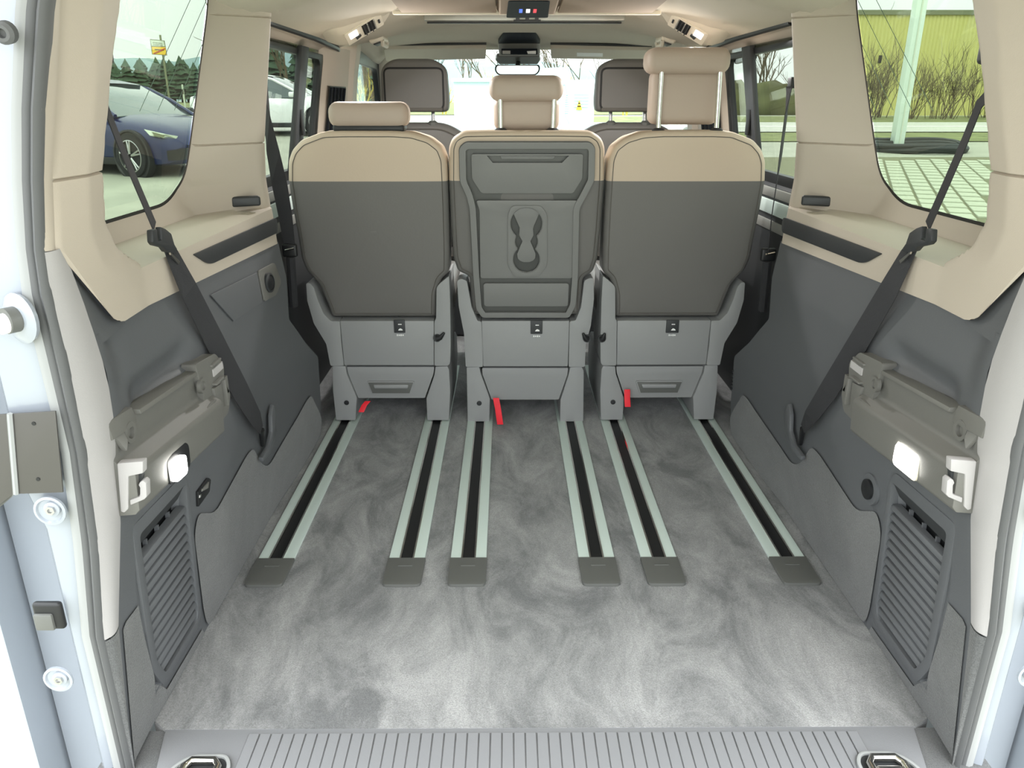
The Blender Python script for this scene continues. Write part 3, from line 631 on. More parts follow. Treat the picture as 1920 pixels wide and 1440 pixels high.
def seat(k):
    lab = {-1: 'left middle-row seat with its headrest pushed down, seen from behind', 0: 'middle seat with fold-down table and cup holders in its back', 1: 'right middle-row seat with its headrest pulled up on chrome posts'}[k]
    cx = SEATX[k]; t = thing('passenger_seat', (cx, 2.8, 0), lab, 'seat', 'middle-row seats')
    fx = side_map(k)
    if k != 0:
        px_ = [(603, 247), (640, 245.5), (735, 245.5), (772, 248), (805, 258), (828, 276), (837, 300), (839, 340), (841, 400), (842.5, 470), (842, 511), (827, 525), (819, 552), (818, 596), (622, 596), (610, 565), (598, 535), (573, 509), (563, 485), (556, 442), (546, 390), (538, 340), (538, 303), (545, 282), (562, 263)]
        ol = [onback(*p) for p in px_]; ol = [(fx(u), v) for u, v in ol]; ol = rnd(ol, .012, 3)
        sh = shell(ol, .13); zs = onback(700, 340)[1]
        hi, lo = split(sh, zs, 'upper_cover', 'cream', 'lower_cover', 'leather', t)
        ip = inset(dense(ol, .02), .017)
        MB().tube([bk(p[0], p[1], -.0005) for p in ip if p[1] > zs-.001 and True][0:0] or [bk(p[0], p[1], -.0002) for p in ip]+[bk(ip[0][0], ip[0][1], -.0002)], .0013, 5, False).build('seam', 'piping', t)
    else:
        px_ = [(867, 246), (930, 245), (1050, 245), (1110, 246), (1128, 258), (1135, 276), (1134, 339), (1127, 430), (1121, 487), (1112, 512), (1094, 522), (1090, 592), (884, 592), (880, 520), (858, 510), (849, 483), (845, 420), (841, 339), (841, 276), (848, 258)]
        ol = rnd([onback(*p) for p in px_], .012, 3); zs = onback(985, 339)[1]
        split(shell(ol, .12), zs, 'upper_cover', 'cream', 'lower_cover', 'leather', t)
        ip = inset(dense(ol, .02), .016); MB().tube([bk(p[0], p[1], -.0002) for p in ip]+[bk(ip[0][0], ip[0][1], -.0002)], .0013, 5, False).build('seam', 'piping', t)
        # fold-down table
        Z7 = lambda x, y: onback(820+x*.27778, 220+y*.27778)
        Q = lambda L_: [Z7(*p) for p in L_]
        tb = rnd(Q([(145, 200), (190, 160), (1030, 160), (1065, 200), (1060, 425), (1000, 540), (960, 610), (950, 1070), (935, 1260), (890, 1345), (300, 1345), (258, 1280), (240, 1070), (215, 610), (195, 530), (150, 430)]), .012, 4)
        tabl = plate(tb, [], bk, -.004, .006).build('folding_table', 'cap', t, bevel=.003)  # darker base plate paints the groove shade into its colour
        rim_i = inset(dense(tb, .015), .022)
        # frame around the field
        fr = plate(dense(inset(dense(tb, .015), .003), .015), [rim_i], bk, .004, .026).build('table_frame', 'panel', tabl, bevel=.0035, seg=3)
        # cup holder recess shape
        def slot(g):
            cs = [(710, 105+g), (830, 75+g), (950, 88+g)]; L_, R_ = [], []
            y0, y1 = cs[0][0]-cs[0][1], cs[2][0]+cs[2][1]
            for i in range(41):
                y = y0+(y1-y0)*i/40; wd = max([math.sqrt(max(0, r*r-(y-c)**2)) for c, r in cs]); L_.append((600-wd, y)); R_.append((600+wd, y))
            return Q(L_[1:-1]+[(600, y1)]+R_[1:-1][::-1]+[(600, y0)])
        mid = rnd(Q([(262, 556), (944, 556), (918, 620), (908, 1078), (292, 1078), (286, 620)]), .008, 3)
        ring = rnd(Q([(500, 590), (700, 590), (740, 650), (740, 990), (680, 1068), (520, 1068), (475, 990), (475, 650)]), .014, 5)
        hole = slot(0)
        plate(mid, [hole], bk, .004, .021).build('table_field', 'panel', tabl, bevel=.0025)
        ch = plate(ring, [slot(4)], bk, .018, .026).build('cup_holder', 'panel', tabl, bevel=.0025)
        plate(slot(6), [], bk, .005, .0075).build('cup_well', 'well', ch)
        tw = [(600, 85), (640, 88), (690, 66), (740, 44), (790, 48), (830, 26), (870, 44), (915, 62), (945, 58), (960, 44), (970, 20)]
        tl = [(600-w_, y) for y, w_ in tw]; tr_ = [(600+w_, y) for y, w_ in tw]
        plate(rnd(Q(tl+tr_[::-1]), .003, 3), [], bk, .006, .019).build('cup_clip', 'panel', ch, bevel=.003)
        up_ = rnd(Q([(232, 246), (980, 246), (974, 410), (912, 508), (300, 508), (236, 410)]), .008, 4)
        plate(up_, [Q([(335, 256), (885, 256), (838, 304), (376, 304)])], bk, .004, .021).build('upper_field', 'panel', tabl, bevel=.0025)
        plate(Q([(425, 258), (795, 258), (780, 282), (435, 282)]), [], bk, .004, .014).build('grip', 'panel', tabl, bevel=.002)
        lw = rnd(Q([(312, 1112), (886, 1112), (878, 1266), (318, 1266)]), .010, 4)
        plate(lw, [], bk, .004, .021).build('lower_field', 'panel', tabl, bevel=.0025)
    # headrest
    zt = onback(985, 246)[1]
    def roll(x0, x1, z0, z1, y0, y1, r): return rbox(((x0+x1)/2, (y0+y1)/2, (z0+z1)/2), (abs(x1-x0), abs(y1-y0), z1-z0), r, 5)
    yt = bk(0, 1.0, 0)[1]
    if k == -1:
        a, b_ = at(614, 240, Y=yt+.01), at(762, 193, Y=yt+.01)
        hr = link(roll(a.x, b_.x, a.z, b_.z+.004, yt+.01, yt+.13, .03), 'headrest', 'headrest', t, smooth=True, ang=60)
        for x in (-.085, .085): MB().tube([(cx+x, yt+.07, a.z-.05), (cx+x, yt+.07, a.z+.02)], .007, 10).build('post', 'chrome', hr, smooth=True)
        link(roll(a.x+.012, b_.x-.012, a.z-.012, a.z+.01, yt+.02, yt+.11, .01), 'headrest_base', 'dark', hr, smooth=True)
    else:
        if k == 0: P = dict(x0=917, x1=1058, t=143, m=190, b=246, i0=926, i1=1050, p0=938, p1=1039)
        else: P = dict(x0=1214, x1=1376, t=90, m=138, b=234, i0=1218, i1=1358, p0=1241, p1=1350)
        yr = yt+.03
        a, b_ = at(P['x0'], P['m'], Y=yr), at(P['x1'], P['t'], Y=yr)
        hr = link(roll(a.x, b_.x, a.z, b_.z+.004, yr, yr+.12, .03), 'headrest', 'headrest', t, smooth=True, ang=60)
        c, d_ = at(P['i0'], P['b'], Y=yr+.03), at(P['i1'], P['m']-8, Y=yr+.03)
        link(roll(c.x, d_.x, c.z, d_.z, yr+.035, yr+.115, .025), 'headrest_lower', 'headrest', hr, smooth=True, ang=60)
        for pp in (P['p0'], P['p1']):
            q0, q1 = at(pp, P['m']-4, Y=yr+.02), at(pp-(3 if pp > 985 else -1) if k == 0 else pp-7, 248, Y=yr+.02)
            MB().tube([q0, (q1.x, q1.y, min(q1.z, zt-.02))], .0075, 10).build('post', 'chrome', hr, smooth=True)
            MB().lathe((q1.x, q1.y, zt-.012), (0, 0, 1), [(.02, 0), (.02, .014), (.012, .02)], 14).build('post_sleeve', 'dark', hr, smooth=True)
    # seat base, read off the left seat, shifted to the others
    sh_ = cx-SEATX[-1]
    def bm_(pts): 
        o_ = [base_pt(*p) for p in pts]
        return [((fx(u) if k == 1 else u+(sh_ if k == 0 else 0)), v) for u, v in o_]
    if k == 0:
        bm_ = lambda pts: [base_pt(*p) for p in pts]
        COV = [(903, 598), (1067, 598), (1064, 683), (906, 683)]
        BR = ([(858, 523), (866, 519), (876, 523), (880, 545), (885, 572), (896, 598), (903, 598), (905, 640), (906, 683), (874, 683), (871, 622), (861, 570)], [(1094, 523), (1103, 518), (1111, 518), (1112, 557), (1106, 607), (1097, 640), (1095, 683), (1065, 683), (1067, 598), (1078, 597), (1088, 572)])
        LG = ([(875, 685), (899, 684), (902, 697), (919, 744), (918, 787), (877, 787)], [(1068, 685), (1090, 684), (1094, 692), (1093, 787), (1049, 787), (1050, 746), (1065, 700)])
        LO = [(904, 688), (1065, 688), (1063, 702), (1047, 747), (922, 747), (905, 700)]
    else:
        COV = [(640, 598), (815, 598), (815, 681), (648, 681)]
        BR = ([(578, 527), (585, 527), (592, 535), (600, 560), (610, 584), (624, 598), (640, 598), (643, 640), (648, 681), (623, 681), (615, 640), (592, 602), (580, 560)], [(820, 535), (826, 528), (843, 514), (845, 560), (846, 640), (845, 676), (841, 681), (816, 681), (816, 598), (819, 594)])
        LG = ([(625, 683), (630, 682), (650, 683), (652, 697), (671, 742), (669, 784.5), (632, 784.5), (626, 730)], [(817, 684), (840, 683), (843, 690), (845, 730), (843, 784.5), (802, 784.5), (800, 744), (815, 700)])
        LO = [(651.5, 686), (815, 686), (813, 700), (797, 744), (673, 744), (654, 698)]
    pl(bm_(COV), 2.575, 3.0).build('base_cover', 'base', t, bevel=.004)
    for q_ in BR: pl(rnd(bm_(q_), .006, 3), 2.57, 2.80).build('side_bracket', 'base', t, bevel=.005)
    for q_ in LG: pl(bm_(q_), 2.58, 3.02).build('leg', 'base', t, bevel=.005)
    dw = pl(rnd(bm_(LO), .004, 3), 2.588, 3.0).build('lower_cover_panel', 'base', t, bevel=.005)
    if k != 0:
        a = bm_([(692, 714), (776, 714), (769, 734), (700, 734)])
        pl(inset(rnd(a, .003, 2), -.004), 2.583, 2.59).build('handle_frame', 'base', dw, bevel=.002)
        pl(a, 2.581, 2.586).build('handle_recess', 'cap', dw, bevel=.001)
        pl(bm_([(702, 717), (768, 717), (766, 724), (704, 724)]), 2.574, 2.586).build('handle_grip', 'base', dw, bevel=.004)
    hx = bm_([(652, 751)])[0] if k else base_pt(899, 752)
    if k == 1: hx = (SEATX[1]-.155-.0, hx[1]); hx = (base_pt(1148, 749)[0], hx[1])
    MB().lathe((hx[0], 2.5795, hx[1]), (0, -1, 0), [(.009, 0), (.009, .002), (.006, .0025)], 14).build('screw_hole', 'black', t)
    # child-seat anchor flap with pictogram
    fxp = {-1: (749, 600, 624), 0: (1006, 601, 626), 1: (1261, 600, 624)}[k]
    p0 = at(fxp[0]-11, fxp[1], Y=2.572); p1 = at(fxp[0]+11, fxp[2], Y=2.572)
    an = MB().box(((p0.x+p1.x)/2, 2.574, (p0.z+p1.z)/2), (p1.x-p0.x, .008, p0.z-p1.z)).build('anchor_flap', 'dark', t, bevel=.002)
    zc = (p0.z+p1.z)/2; xc = (p0.x+p1.x)/2
    MB().box((xc+.002, 2.5695, zc+.008), (.012, .001, .003)).build('label_line', 'white', an)
    MB().prism([(xc-.005, 2.569, zc-.014), (xc+.011, 2.569, zc-.014), (xc+.009, 2.569, zc-.009), (xc+.002, 2.569, zc-.006), (xc-.003, 2.569, zc-.010)], (0, .001, 0)).build('pictogram', 'white', an)
    for j in range(4): MB().box((xc-.009+j*.0065, 2.5735, p1.z-.009), (.0045, .002, .0045 if j % 2 else .006)).build('printed_letter', 'white', an)
    # tilt lever
    lv = {-1: (826, 631), 0: (1097, 632), 1: (1131, 632)}[k]; p = at(*lv, Y=2.565); dx = {-1: 1, 0: -.6, 1: .3}[k]
    MB().tube([(p.x-.012*dx, 2.565, p.z-.006), (p.x, 2.56, p.z-.002), (p.x+.014*dx, 2.558, p.z+.016)], [.012, .009, .004], 10).build('tilt_lever', 'black', t, smooth=True)
    MB().lathe((p.x-.012*dx, 2.571, p.z-.006), (0, -1, 0), [(.014, 0), (.014, .006)], 16).build('lever_socket', 'dark', t)
    # red release strap
    st = {-1: ([(690, 752), (683, 760), (677, 773)], .010), 0: ([(930, 746), (934, 768), (938, 796)], .011), 1: ([(1176, 730), (1176, 745), (1177, 763)], .0105)}[k]
    pts = [at(x, y, Y=2.565-.01*i) for i, (x, y) in enumerate(st[0])]
    if k == 0: pts[-1].z = max(pts[-1].z, .004)
    rs = MB().ribbon([(*p,) for p in pts], [(st[1], 0, 0)]*3, .003).build('release_strap', 'red', t, label='red webbing release strap', bevel=.001)
    # cushion and front of the seat
    link(rbox((cx, 2.95, .42), (.46, .52, .12), .04, 4), 'cushion', 'leather', t, smooth=True)
    if k != 0: hi
for k in (-1, 0, 1): seat(k)

# ================================================================ front seats
for s in (-1, 1):
    t = thing('front_seat', (s*.465, 3.7, 0), f'{SIDE[s]} front seat with a dark framed headrest back', 'seat', 'front seats')
    cx = s*.462; Y0 = 3.56
    ol = rnd([(cx-.25, .40), (cx+.25, .40), (cx+.26, .80), (cx+.235, .95), (cx+.13, 1.012), (cx-.13, 1.012), (cx-.235, .95), (cx-.26, .80)], .05, 5)
    od = dense(ol, .03); rings = []
    for i_, y in ((.03, Y0+.13), (0, Y0+.10), (0, Y0+.03), (.012, Y0+.008), (.03, Y0), (.10, Y0-.004)): rings.append([(p[0], y-.10*(p[1]-.4), p[1]) for p in inset(od, i_)])
    MB().loft(rings, True, True, True).build('backrest', 'leather', t, smooth=True, ang=60)
    ip = inset(od, .026); MB().tube([(p[0], Y0-.001-.10*(p[1]-.4), p[1]) for p in ip+ip[:1]], .003, 5, False).build('seam', 'piping', t)
    hx0, hx1 = cx-.147, cx+.147
    hl = rnd([(hx0+.006, 1.055), (hx1-.006, 1.055), (hx1, 1.10), (hx1-.008, 1.235), (hx1-.06, 1.268), (hx0+.06, 1.268), (hx0+.008, 1.235), (hx0, 1.10)], .03, 5); hd = dense(hl, .02); rings = []
    for i_, y in ((.03, Y0+.08), (0, Y0+.05), (0, Y0-.02), (.008, Y0-.034), (.018, Y0-.038)): rings.append([(p[0], y, p[1]) for p in inset(hd, i_)])
    hr = MB().loft(rings, True, True, True).build('headrest', 'leather', t, smooth=True, ang=60)
    il = inset(dense(rnd([(hx0+.018, 1.062), (hx1-.018, 1.062), (hx1-.018, 1.235), (hx0+.018, 1.235)], .03, 5), .02), 0)
    plate(il, [], lambda u, v, d: (u, d, v), Y0-.036, Y0-.041).build('dark_frame', 'black', hr, bevel=.002)
    plate(inset(il, .008), [], lambda u, v, d: (u, d, v), Y0-.039, Y0-.046).build('back_panel', 'leather', hr, bevel=.004, seg=3)
    MB().box((cx, Y0-.041, 1.066), (.24, .012, .016)).build('lower_edge', 'piping', hr, bevel=.004)
    for x in (-.075, .075):
        MB().tube([(cx+x, Y0-.02, .99), (cx+x, Y0+.0, 1.07)], .008, 10).build('post', 'steel', hr, smooth=True)
        MB().lathe((cx+x, Y0-.03, 1.0), (0, 0, 1), [(.022, 0), (.022, .012), (.013, .02)], 14).build('post_sleeve', 'cap', hr)
    link(rbox((cx, Y0+.32, .38), (.5, .5, .14), .05, 4), 'cushion', 'leather', t, smooth=True)
    MB().box((cx, Y0+.32, .16), (.42, .42, .31)).build('pedestal', 'dark', t, bevel=.02)

# ================================================================ fittings on the side walls
for s in (-1, 1):
    sd = SIDE[s]
    W = lambda y, z, d=0: Vector((s*(wall_d(y, z)-d), y, z))
    # ---- vent grille
    g = thing('vent_grille', (s*.72, 1.28, .05), f'grey slatted vent grille low on the {sd} side wall', 'grille')
    go = [(1.155, .415), (1.375, .405), (1.40, .37), (1.40, .06), (1.385, .035), (1.20, .035), (1.165, .10)]
    gi = [(1.180, .385), (1.385, .378), (1.385, .35), (1.383, .075), (1.372, .058), (1.212, .058), (1.185, .11)]
    gx = lambda u, v, d: (s*(interp(v, WALL_X)+.004-d), u, v)
    plate(rnd(go, .015, 4), [rnd(gi, .01, 3)], gx, -.03, .006).build('grille_frame', 'wall', g, bevel=.003)
    plate(gi, [], gx, -.028, -.024).build('grille_back', 'black', g)
    n = 13
    for i in range(n):
        z = .072+(.322-.072)*i/(n-1); y0 = interp(z, [(.06, 1.212), (.11, 1.186), (.4, 1.18)])
        MB().loft([[gx(y, z+.0075, -.016), gx(y, z+.006, .001), gx(y, z-.005, .004), gx(y, z-.007, -.016)] for y in (y0, 1.384)], True, True, True).build('slat', 'wall', g, bevel=.001, seg=1)
    for i, y in enumerate((1.24, 1.29, 1.34)):
        MB().loft([[gx(y-.002, z, -.012), gx(y+.002, z, -.012), gx(y+.002, z, -.02), gx(y-.002, z, -.02)] for z in (.06, .34)], True, True, True).build('cross_bar', 'wall', g)
    MB().prism([gx(1.181, .383, .002), gx(1.384, .376, .002), gx(1.384, .345, -.012), gx(1.181, .345, -.012)], (s*.004, 0, 0)).build('top_opening', 'dark', g)
    # ---- load bracket
    b_ = thing('load_bracket', (s*.69, 1.35, .44), f'ribbed grey plastic support bracket with end hook on the {sd} side wall', 'bracket')
    sh = lambda y, z: z-.075*(y-1.1)
    def prof(y, k=1.0): return [(s*x, y, sh(y, z)) for x, z in ((.72, .622), (.694, .622), (.690, .612), (.692, .568), (.688, .560), (.664, .545), (.660, .538), (.664, .475), (.672, .466), (.72, .462))]
    MB().loft([prof(y) for y in (1.108, 1.2, 1.3, 1.4, 1.5)], True, True, True).build('channel', 'bracket', b_, bevel=.003)
    MB().loft([[(s*x, y, sh(y, z)) for x, z in ((.72, .632), (.688, .630), (.684, .60), (.70, .595), (.72, .60))] for y in (1.108, 1.19)], True, True, True).build('raised_end', 'bracket', b_, bevel=.003)
    # top flange
    MB().loft([[(s*x, y, sh(y, z)) for x, z in ((.71, .624), (.682, .622), (.680, .614), (.70, .610))] for y in (1.2, 1.45)], True, True, True).build('top_flange', 'bracket', b_, bevel=.002)
    # front block
    fo = rnd([(1.44, .612), (1.545, .602), (1.585, .565), (1.575, .53), (1.60, .49), (1.575, .455), (1.515, .452), (1.47, .475)], .010, 3)
    plate(fo, [], lambda u, v, d: (s*(.71-d), u, v), 0, .03).build('front_block', 'bracket', b_, bevel=.005, seg=3)
    BX = lambda y, z, dy, dz, d0, d1, nm, mt='bracket', bv=.002: plate([(y-dy/2, z-dz/2), (y+dy/2, z-dz/2), (y+dy/2, z+dz/2), (y-dy/2, z+dz/2)], [], lambda u, v, d: (s*(.71-d), u, v), d0, d1).build(nm, mt, b_, bevel=bv)
    BX(1.535, .585, .052, .005, .02, .036, 'rib'); BX(1.545, .567, .055, .016, .03, .0325, 'white_sticker', 'skylit_and_sticker', 0)
    BX(1.53, .545, .045, .005, .02, .040, 'rib'); BX(1.553, .51, .006, .06, .02, .042, 'rib'); BX(1.46, .520, .05, .005, .02, .044, 'rib'); BX(1.59, .515, .014, .04, .0, .03, 'clip_tab')
    plate([(1.50, .54), (1.545, .535), (1.54, .48), (1.51, .47)], [], lambda u, v, d: (s*(.71-d), u, v), .02, .036).build('web', 'bracket', b_, bevel=.003)
    MB().lathe((s*.684, 1.455, .563), (-s, 0, 0), [(.016, 0), (.016, .008), (.010, .008), (.010, .002)], 18).build('boss_ring', 'bracket', b_, smooth=True)
    MB().lathe((s*.694, 1.165, .588), (-s, 0, 0), [(.018, 0), (.018, .010), (.011, .010), (.011, .002)], 18).build('boss_ring', 'bracket', b_, smooth=True)
    MB().prism([(s*.690, 1.125, .600), (s*.690, 1.152, .600), (s*.678, 1.14, .585), (s*.678, 1.130, .570)], (s*.008, 0, 0)).build('star_rib', 'bracket', b_, bevel=.001)
    # end hook, in the plane of the tailgate opening
    HK = [(219, 869), (268, 865), (268, 888), (240, 894), (240, 955), (233, 962), (226, 960)]
    J = [(243, 938), (262, 931), (262, 914), (259, 910), (262, 904), (268, 901), (274, 906), (275, 932), (270, 937), (244, 948)]
    for nm, L_ in (('hook_plate', HK), ('hook', J)):
        pts = [at(x, y, Y=1.105) for x, y in L_]; pts = [Vector((s*abs(p.x), p.y, p.z)) for p in pts]
        MB().prism(pts, (0, .016, 0)).build(nm, 'skylit_and_sticker', b_, bevel=.0025)  # daylight on the hook painted in as a paler tone
    pts = [at(x, y, Y=1.118) for x, y in ((240, 894), (266, 888), (264, 935), (240, 940))]; MB().prism([Vector((s*abs(p.x), p.y, p.z)) for p in pts], (0, .01, 0)).build('hook_pocket', 'dark', b_)
    # ---- cargo lamp
    lp = thing('cargo_lamp', (s*.664, 1.24, .47), f'lit white cargo lamp let into the {sd} bracket', 'lamp')
    yl, zl = (1.265, .486) if s < 0 else (1.262, .488)
    lx = lambda u, v, d: (s*(.665-d), u, v)
    if s < 0:
        plate(rnd([(yl-.045, zl-.026), (yl+.045, zl-.030), (yl+.05, zl+.012), (yl+.02, zl+.032), (yl-.045, zl+.022)], .01, 4), [], lx, -.002, .004).build('dark_bezel', 'black', lp, bevel=.0015)
        le = plate(rnd([(yl-.042, zl-.022), (yl+.008, zl-.026), (yl+.012, zl+.010), (yl-.038, zl+.016)], .01, 4), [], lx, .003, .014).build('lens', 'lamp', lp, bevel=.003)
    else:
        plate(rnd([(yl-.042, zl-.026), (yl+.042, zl-.030), (yl+.042, zl+.022), (yl-.042, zl+.026)], .012, 4), [], lx, -.002, .004).build('bezel', 'frame', lp, bevel=.0015)
        le = plate(rnd([(yl-.038, zl-.022), (yl+.038, zl-.026), (yl+.038, zl+.018), (yl-.038, zl+.022)], .012, 4), [], lx, .003, .008).build('lens', 'lamp', lp, bevel=.002)
    # ---- third-row seat belt hanging across the window
    bt = thing('seat_belt', (s*.70, 1.6, .27), f'black seat belt hanging across the {sd} quarter window to the wall anchor', 'seat belt')
    X = lambda x, y, xx: (lambda p: Vector((s*abs(p.x), p.y, p.z)))(at(x, y, X=-xx))
    pts = [Vector((s*.735, 1.335, 1.175)), Vector((s*.765, 1.36, 1.15)), X(196, 195, .775), X(222, 262, .755), X(256, 345, .735), X(290, 425, .712)]
    wv = [Vector((s*.004, .016, .006))]*6
    MB().ribbon(pts, wv).build('upper_strap', 'strap', bt)
    link(rbox((s*.722, 1.335, 1.18), (.05, .035, .05), .008, 3), 'upper_guide', 'dark', bt, smooth=True)
    pts = [X(308, 455, .708), X(325, 483, .704), X(355, 545, .690), X(405, 645, .684), X(452, 735, .684), X(480, 785, .690), X(490, 806, .700)]
    wv = [Vector((s*.004, .016, .008)), Vector((-s*.002, .018, .010)), Vector((-s*.006, .020, .012)), Vector((-s*.009, .020, .013)), Vector((-s*.009, .020, .013)), Vector((-s*.006, .018, .010)), Vector((0, .014, .006))]
    MB().ribbon(pts, wv).build('lower_strap', 'strap', bt)
    tg_ = [(290, 425), (299, 429), (310, 438), (316, 458), (322, 468), (316, 476), (302, 472), (296, 464), (280, 460), (275, 454), (274, 431), (283, 429), (285, 452), (292, 450)]
    tp = [X(x, y, .708) for x, y in tg_]; MB().prism(tp, (-s*.012, 0, 0)).build('tongue', 'dark', bt, bevel=.003)
    q_ = [X(x, y, .700) for x, y in ((316, 472), (335, 490), (333, 496), (318, 478))]; MB().prism(q_, (-s*.003, 0, 0)).build('metal_tongue', 'chrome', bt)
    MB().tube([X(490, 806, .700), X(492, 835, .716)], [.008, .005], 8).build('anchor_stalk', 'black', bt)
    ah = [X(x, y, .712) for x, y in ((505, 758), (512, 775), (511, 815), (500, 850), (486, 866), (484, 858), (497, 836), (503, 810), (502, 780))]
    MB().prism(ah, (-s*.012, 0, 0)).build('anchor_cover', 'wall', bt, bevel=.004)
    # ---- second-row belt on the C-pillar
    b2 = thing('seat_belt', (s*.72, 2.25, .6), f'black seat belt running down the front edge of the {sd} beige pillar', 'seat belt')
    if s < 0:
        pts = [at(496, 160, X=-.735), at(501, 215, X=-.735), at(512, 285, X=-.735), at(524, 345, X=-.735), at(535, 405, X=-.735), at(543, 462, X=-.735)]
        wv = [Vector((.004, .014, 0)), Vector((-.012, .016, .004)), Vector((-.022, .012, 0)), Vector((-.024, .004, 0)), Vector((-.022, .004, 0)), Vector((-.018, .004, 0))]
    else:
        pts = [at(1480, 162, X=.735), at(1474, 215, X=.735), at(1464, 290, X=.735), at(1456, 345, X=.735), at(1447, 405, X=.735), at(1441, 470, X=.735)]
        wv = [Vector((-.004, .014, 0))]+[Vector((.009, .016, 0))]*2+[Vector((.007, .018, 0))]*3
    MB().ribbon(pts, wv).build('webbing', 'strap', b2)
    MB().box(pts[0]+Vector((s*.012, .012, .01)), (.02, .03, .03)).build('belt_guide', 'dark', b2, bevel=.004)
    link(rbox(pts[-1]+Vector((0, .0, -.012)), (.045, .02, .04), .006, 3), 'buckle_tongue', 'black', b2, smooth=True)
    MB().tube([pts[-1]+Vector((-.012, -.012, -.01)), pts[-1]+Vector((.016, -.012, -.004))], .003, 6).build('metal_tongue', 'chrome', b2)
    MB().tube([pts[-1]+Vector((0, 0, -.03)), pts[-1]+Vector((s*.02, .05, -.2))], .014, 8).build('belt_tail', 'strap', b2)

# socket and cover flap on the left wall
sk = thing('power_socket', (-.72, 2.0, .6), 'round black twelve-volt socket beside a cover flap on the left wall', 'socket')
SP = lambda x, y, d=0: (lambda p: Vector((-(wall_d(p.y, p.z)-d), p.y, p.z)))(at(x, y, X=-.716))
plate([(p.y, p.z) for p in [SP(390, 553), SP(476, 511), SP(480, 566), SP(424, 602)]], [], lambda u, v, d: (-(wall_d(u, v)-d), u, v), .001, .005).build('cover_flap', 'wall', sk, bevel=.002)
plate(rnd([(p.y, p.z) for p in [SP(478, 508), SP(508, 492), SP(515, 528), SP(505, 553), SP(482, 566)]], .012, 4), [], lambda u, v, d: (-(wall_d(u, v)-d), u, v), .001, .006).build('socket_plate', 'bracket', sk, bevel=.002)
c = SP(492, 530, .006)
MB().lathe(c, (1, -.15, .05), [(.026, -.004), (.026, .006), (.021, .008), (.021, .003)], 22).build('socket_ring', 'dark', sk, smooth=True)
MB().lathe(c, (1, -.15, .05), [(.020, 0), (.020, .005), (.014, .008)], 20).build('socket_cap', 'black', sk, smooth=True)
# eyelets
e1 = thing('lashing_eye', (-.71, 1.48, .29), 'small black and grey lashing eyelet on the left wall', 'eyelet')
EL = lambda L_, d0, d1, nm, mt: plate([(p.y, p.z) for p in [at(x, y, X=-.712) for x, y in L_]], [], lambda u, v, d: (-(wall_d(u, v)-d), u, v), d0, d1).build(nm, mt, e1, bevel=.0012)
EL([(371, 922), (390, 896), (396, 899), (395, 922), (375, 950)], .0, .006, 'eye_plate', 'black'); EL([(377, 917), (390, 903), (390, 915), (377, 922)], .004, .008, 'eye_flap', 'bracket'); EL([(373, 928), (376, 926), (376, 932), (373, 934)], .004, .008, 'bolt', 'chrome')
e2 = thing('lashing_eye', (.71, 1.47, .29), 'round black lashing knob in a hollow on the right wall', 'eyelet')
c = Vector((wall_d(1.467, .318)-.004, 1.467, .318))
MB().lathe(c, (-1, 0, 0), [(.034, -.004), (.034, .003), (.026, .004)], 24).build('hollow_ring', 'wall', e2, smooth=True)
MB().lathe(c, (-1, 0, 0), [(.022, .0), (.022, .010), (.016, .013)], 22).build('knob', 'black', e2, smooth=True)
# small vents on the right wheel-arch corner
v = thing('corner_vent', (.72, 2.49, .2), 'small slotted vent at the front corner of the right wall', 'vent')
for i in range(6): MB().box((.722, 2.492, .165+i*.013), (.03, .006, .006)).build('vent_slot', 'black', v)
# chrome lashing rings in the sill
for s in (-1, 1):
    x = -.60 if s < 0 else .598
    t = thing('lashing_ring', (x, 1.03, 0), f'chrome lashing ring folded in its oval sill cup at the {SIDE[s]}', 'lashing ring')
    xo = x; ov = dense(rnd([(xo-.062, .95), (xo-.058, 1.03), (xo-.03, 1.062), (xo+.035, 1.062), (xo+.05, 1.04), (xo+.05, .95)] if s < 0 else [(xo-.05, .95), (xo-.05, 1.04), (xo-.035, 1.062), (xo+.03, 1.062), (xo+.058, 1.03), (xo+.062, .95)], .02, 5), .02)
    plate(ov, [inset(ov, .007)], lambda u, v, d: (u, v, d), .001, .009).build('cup_rim', 'rubberlight', t, bevel=.003)
    plate(inset(ov, .006), [], lambda u, v, d: (u, v, d), .002, .005).build('cup', 'dark', t)
    rp = [(xo-.03, .95, .012), (xo-.03, 1.03, .012), (xo-.02, 1.043, .013), (xo+.02, 1.043, .013), (xo+.03, 1.03, .012), (xo+.03, .95, .012)]
    MB().tube(rp, .007, 10).build('ring', 'chrome', t, smooth=True)
    link(rbox((xo, .99, .010), (.046, .07, .012), .005, 3), 'cover_flap', 'steel', t, smooth=True)

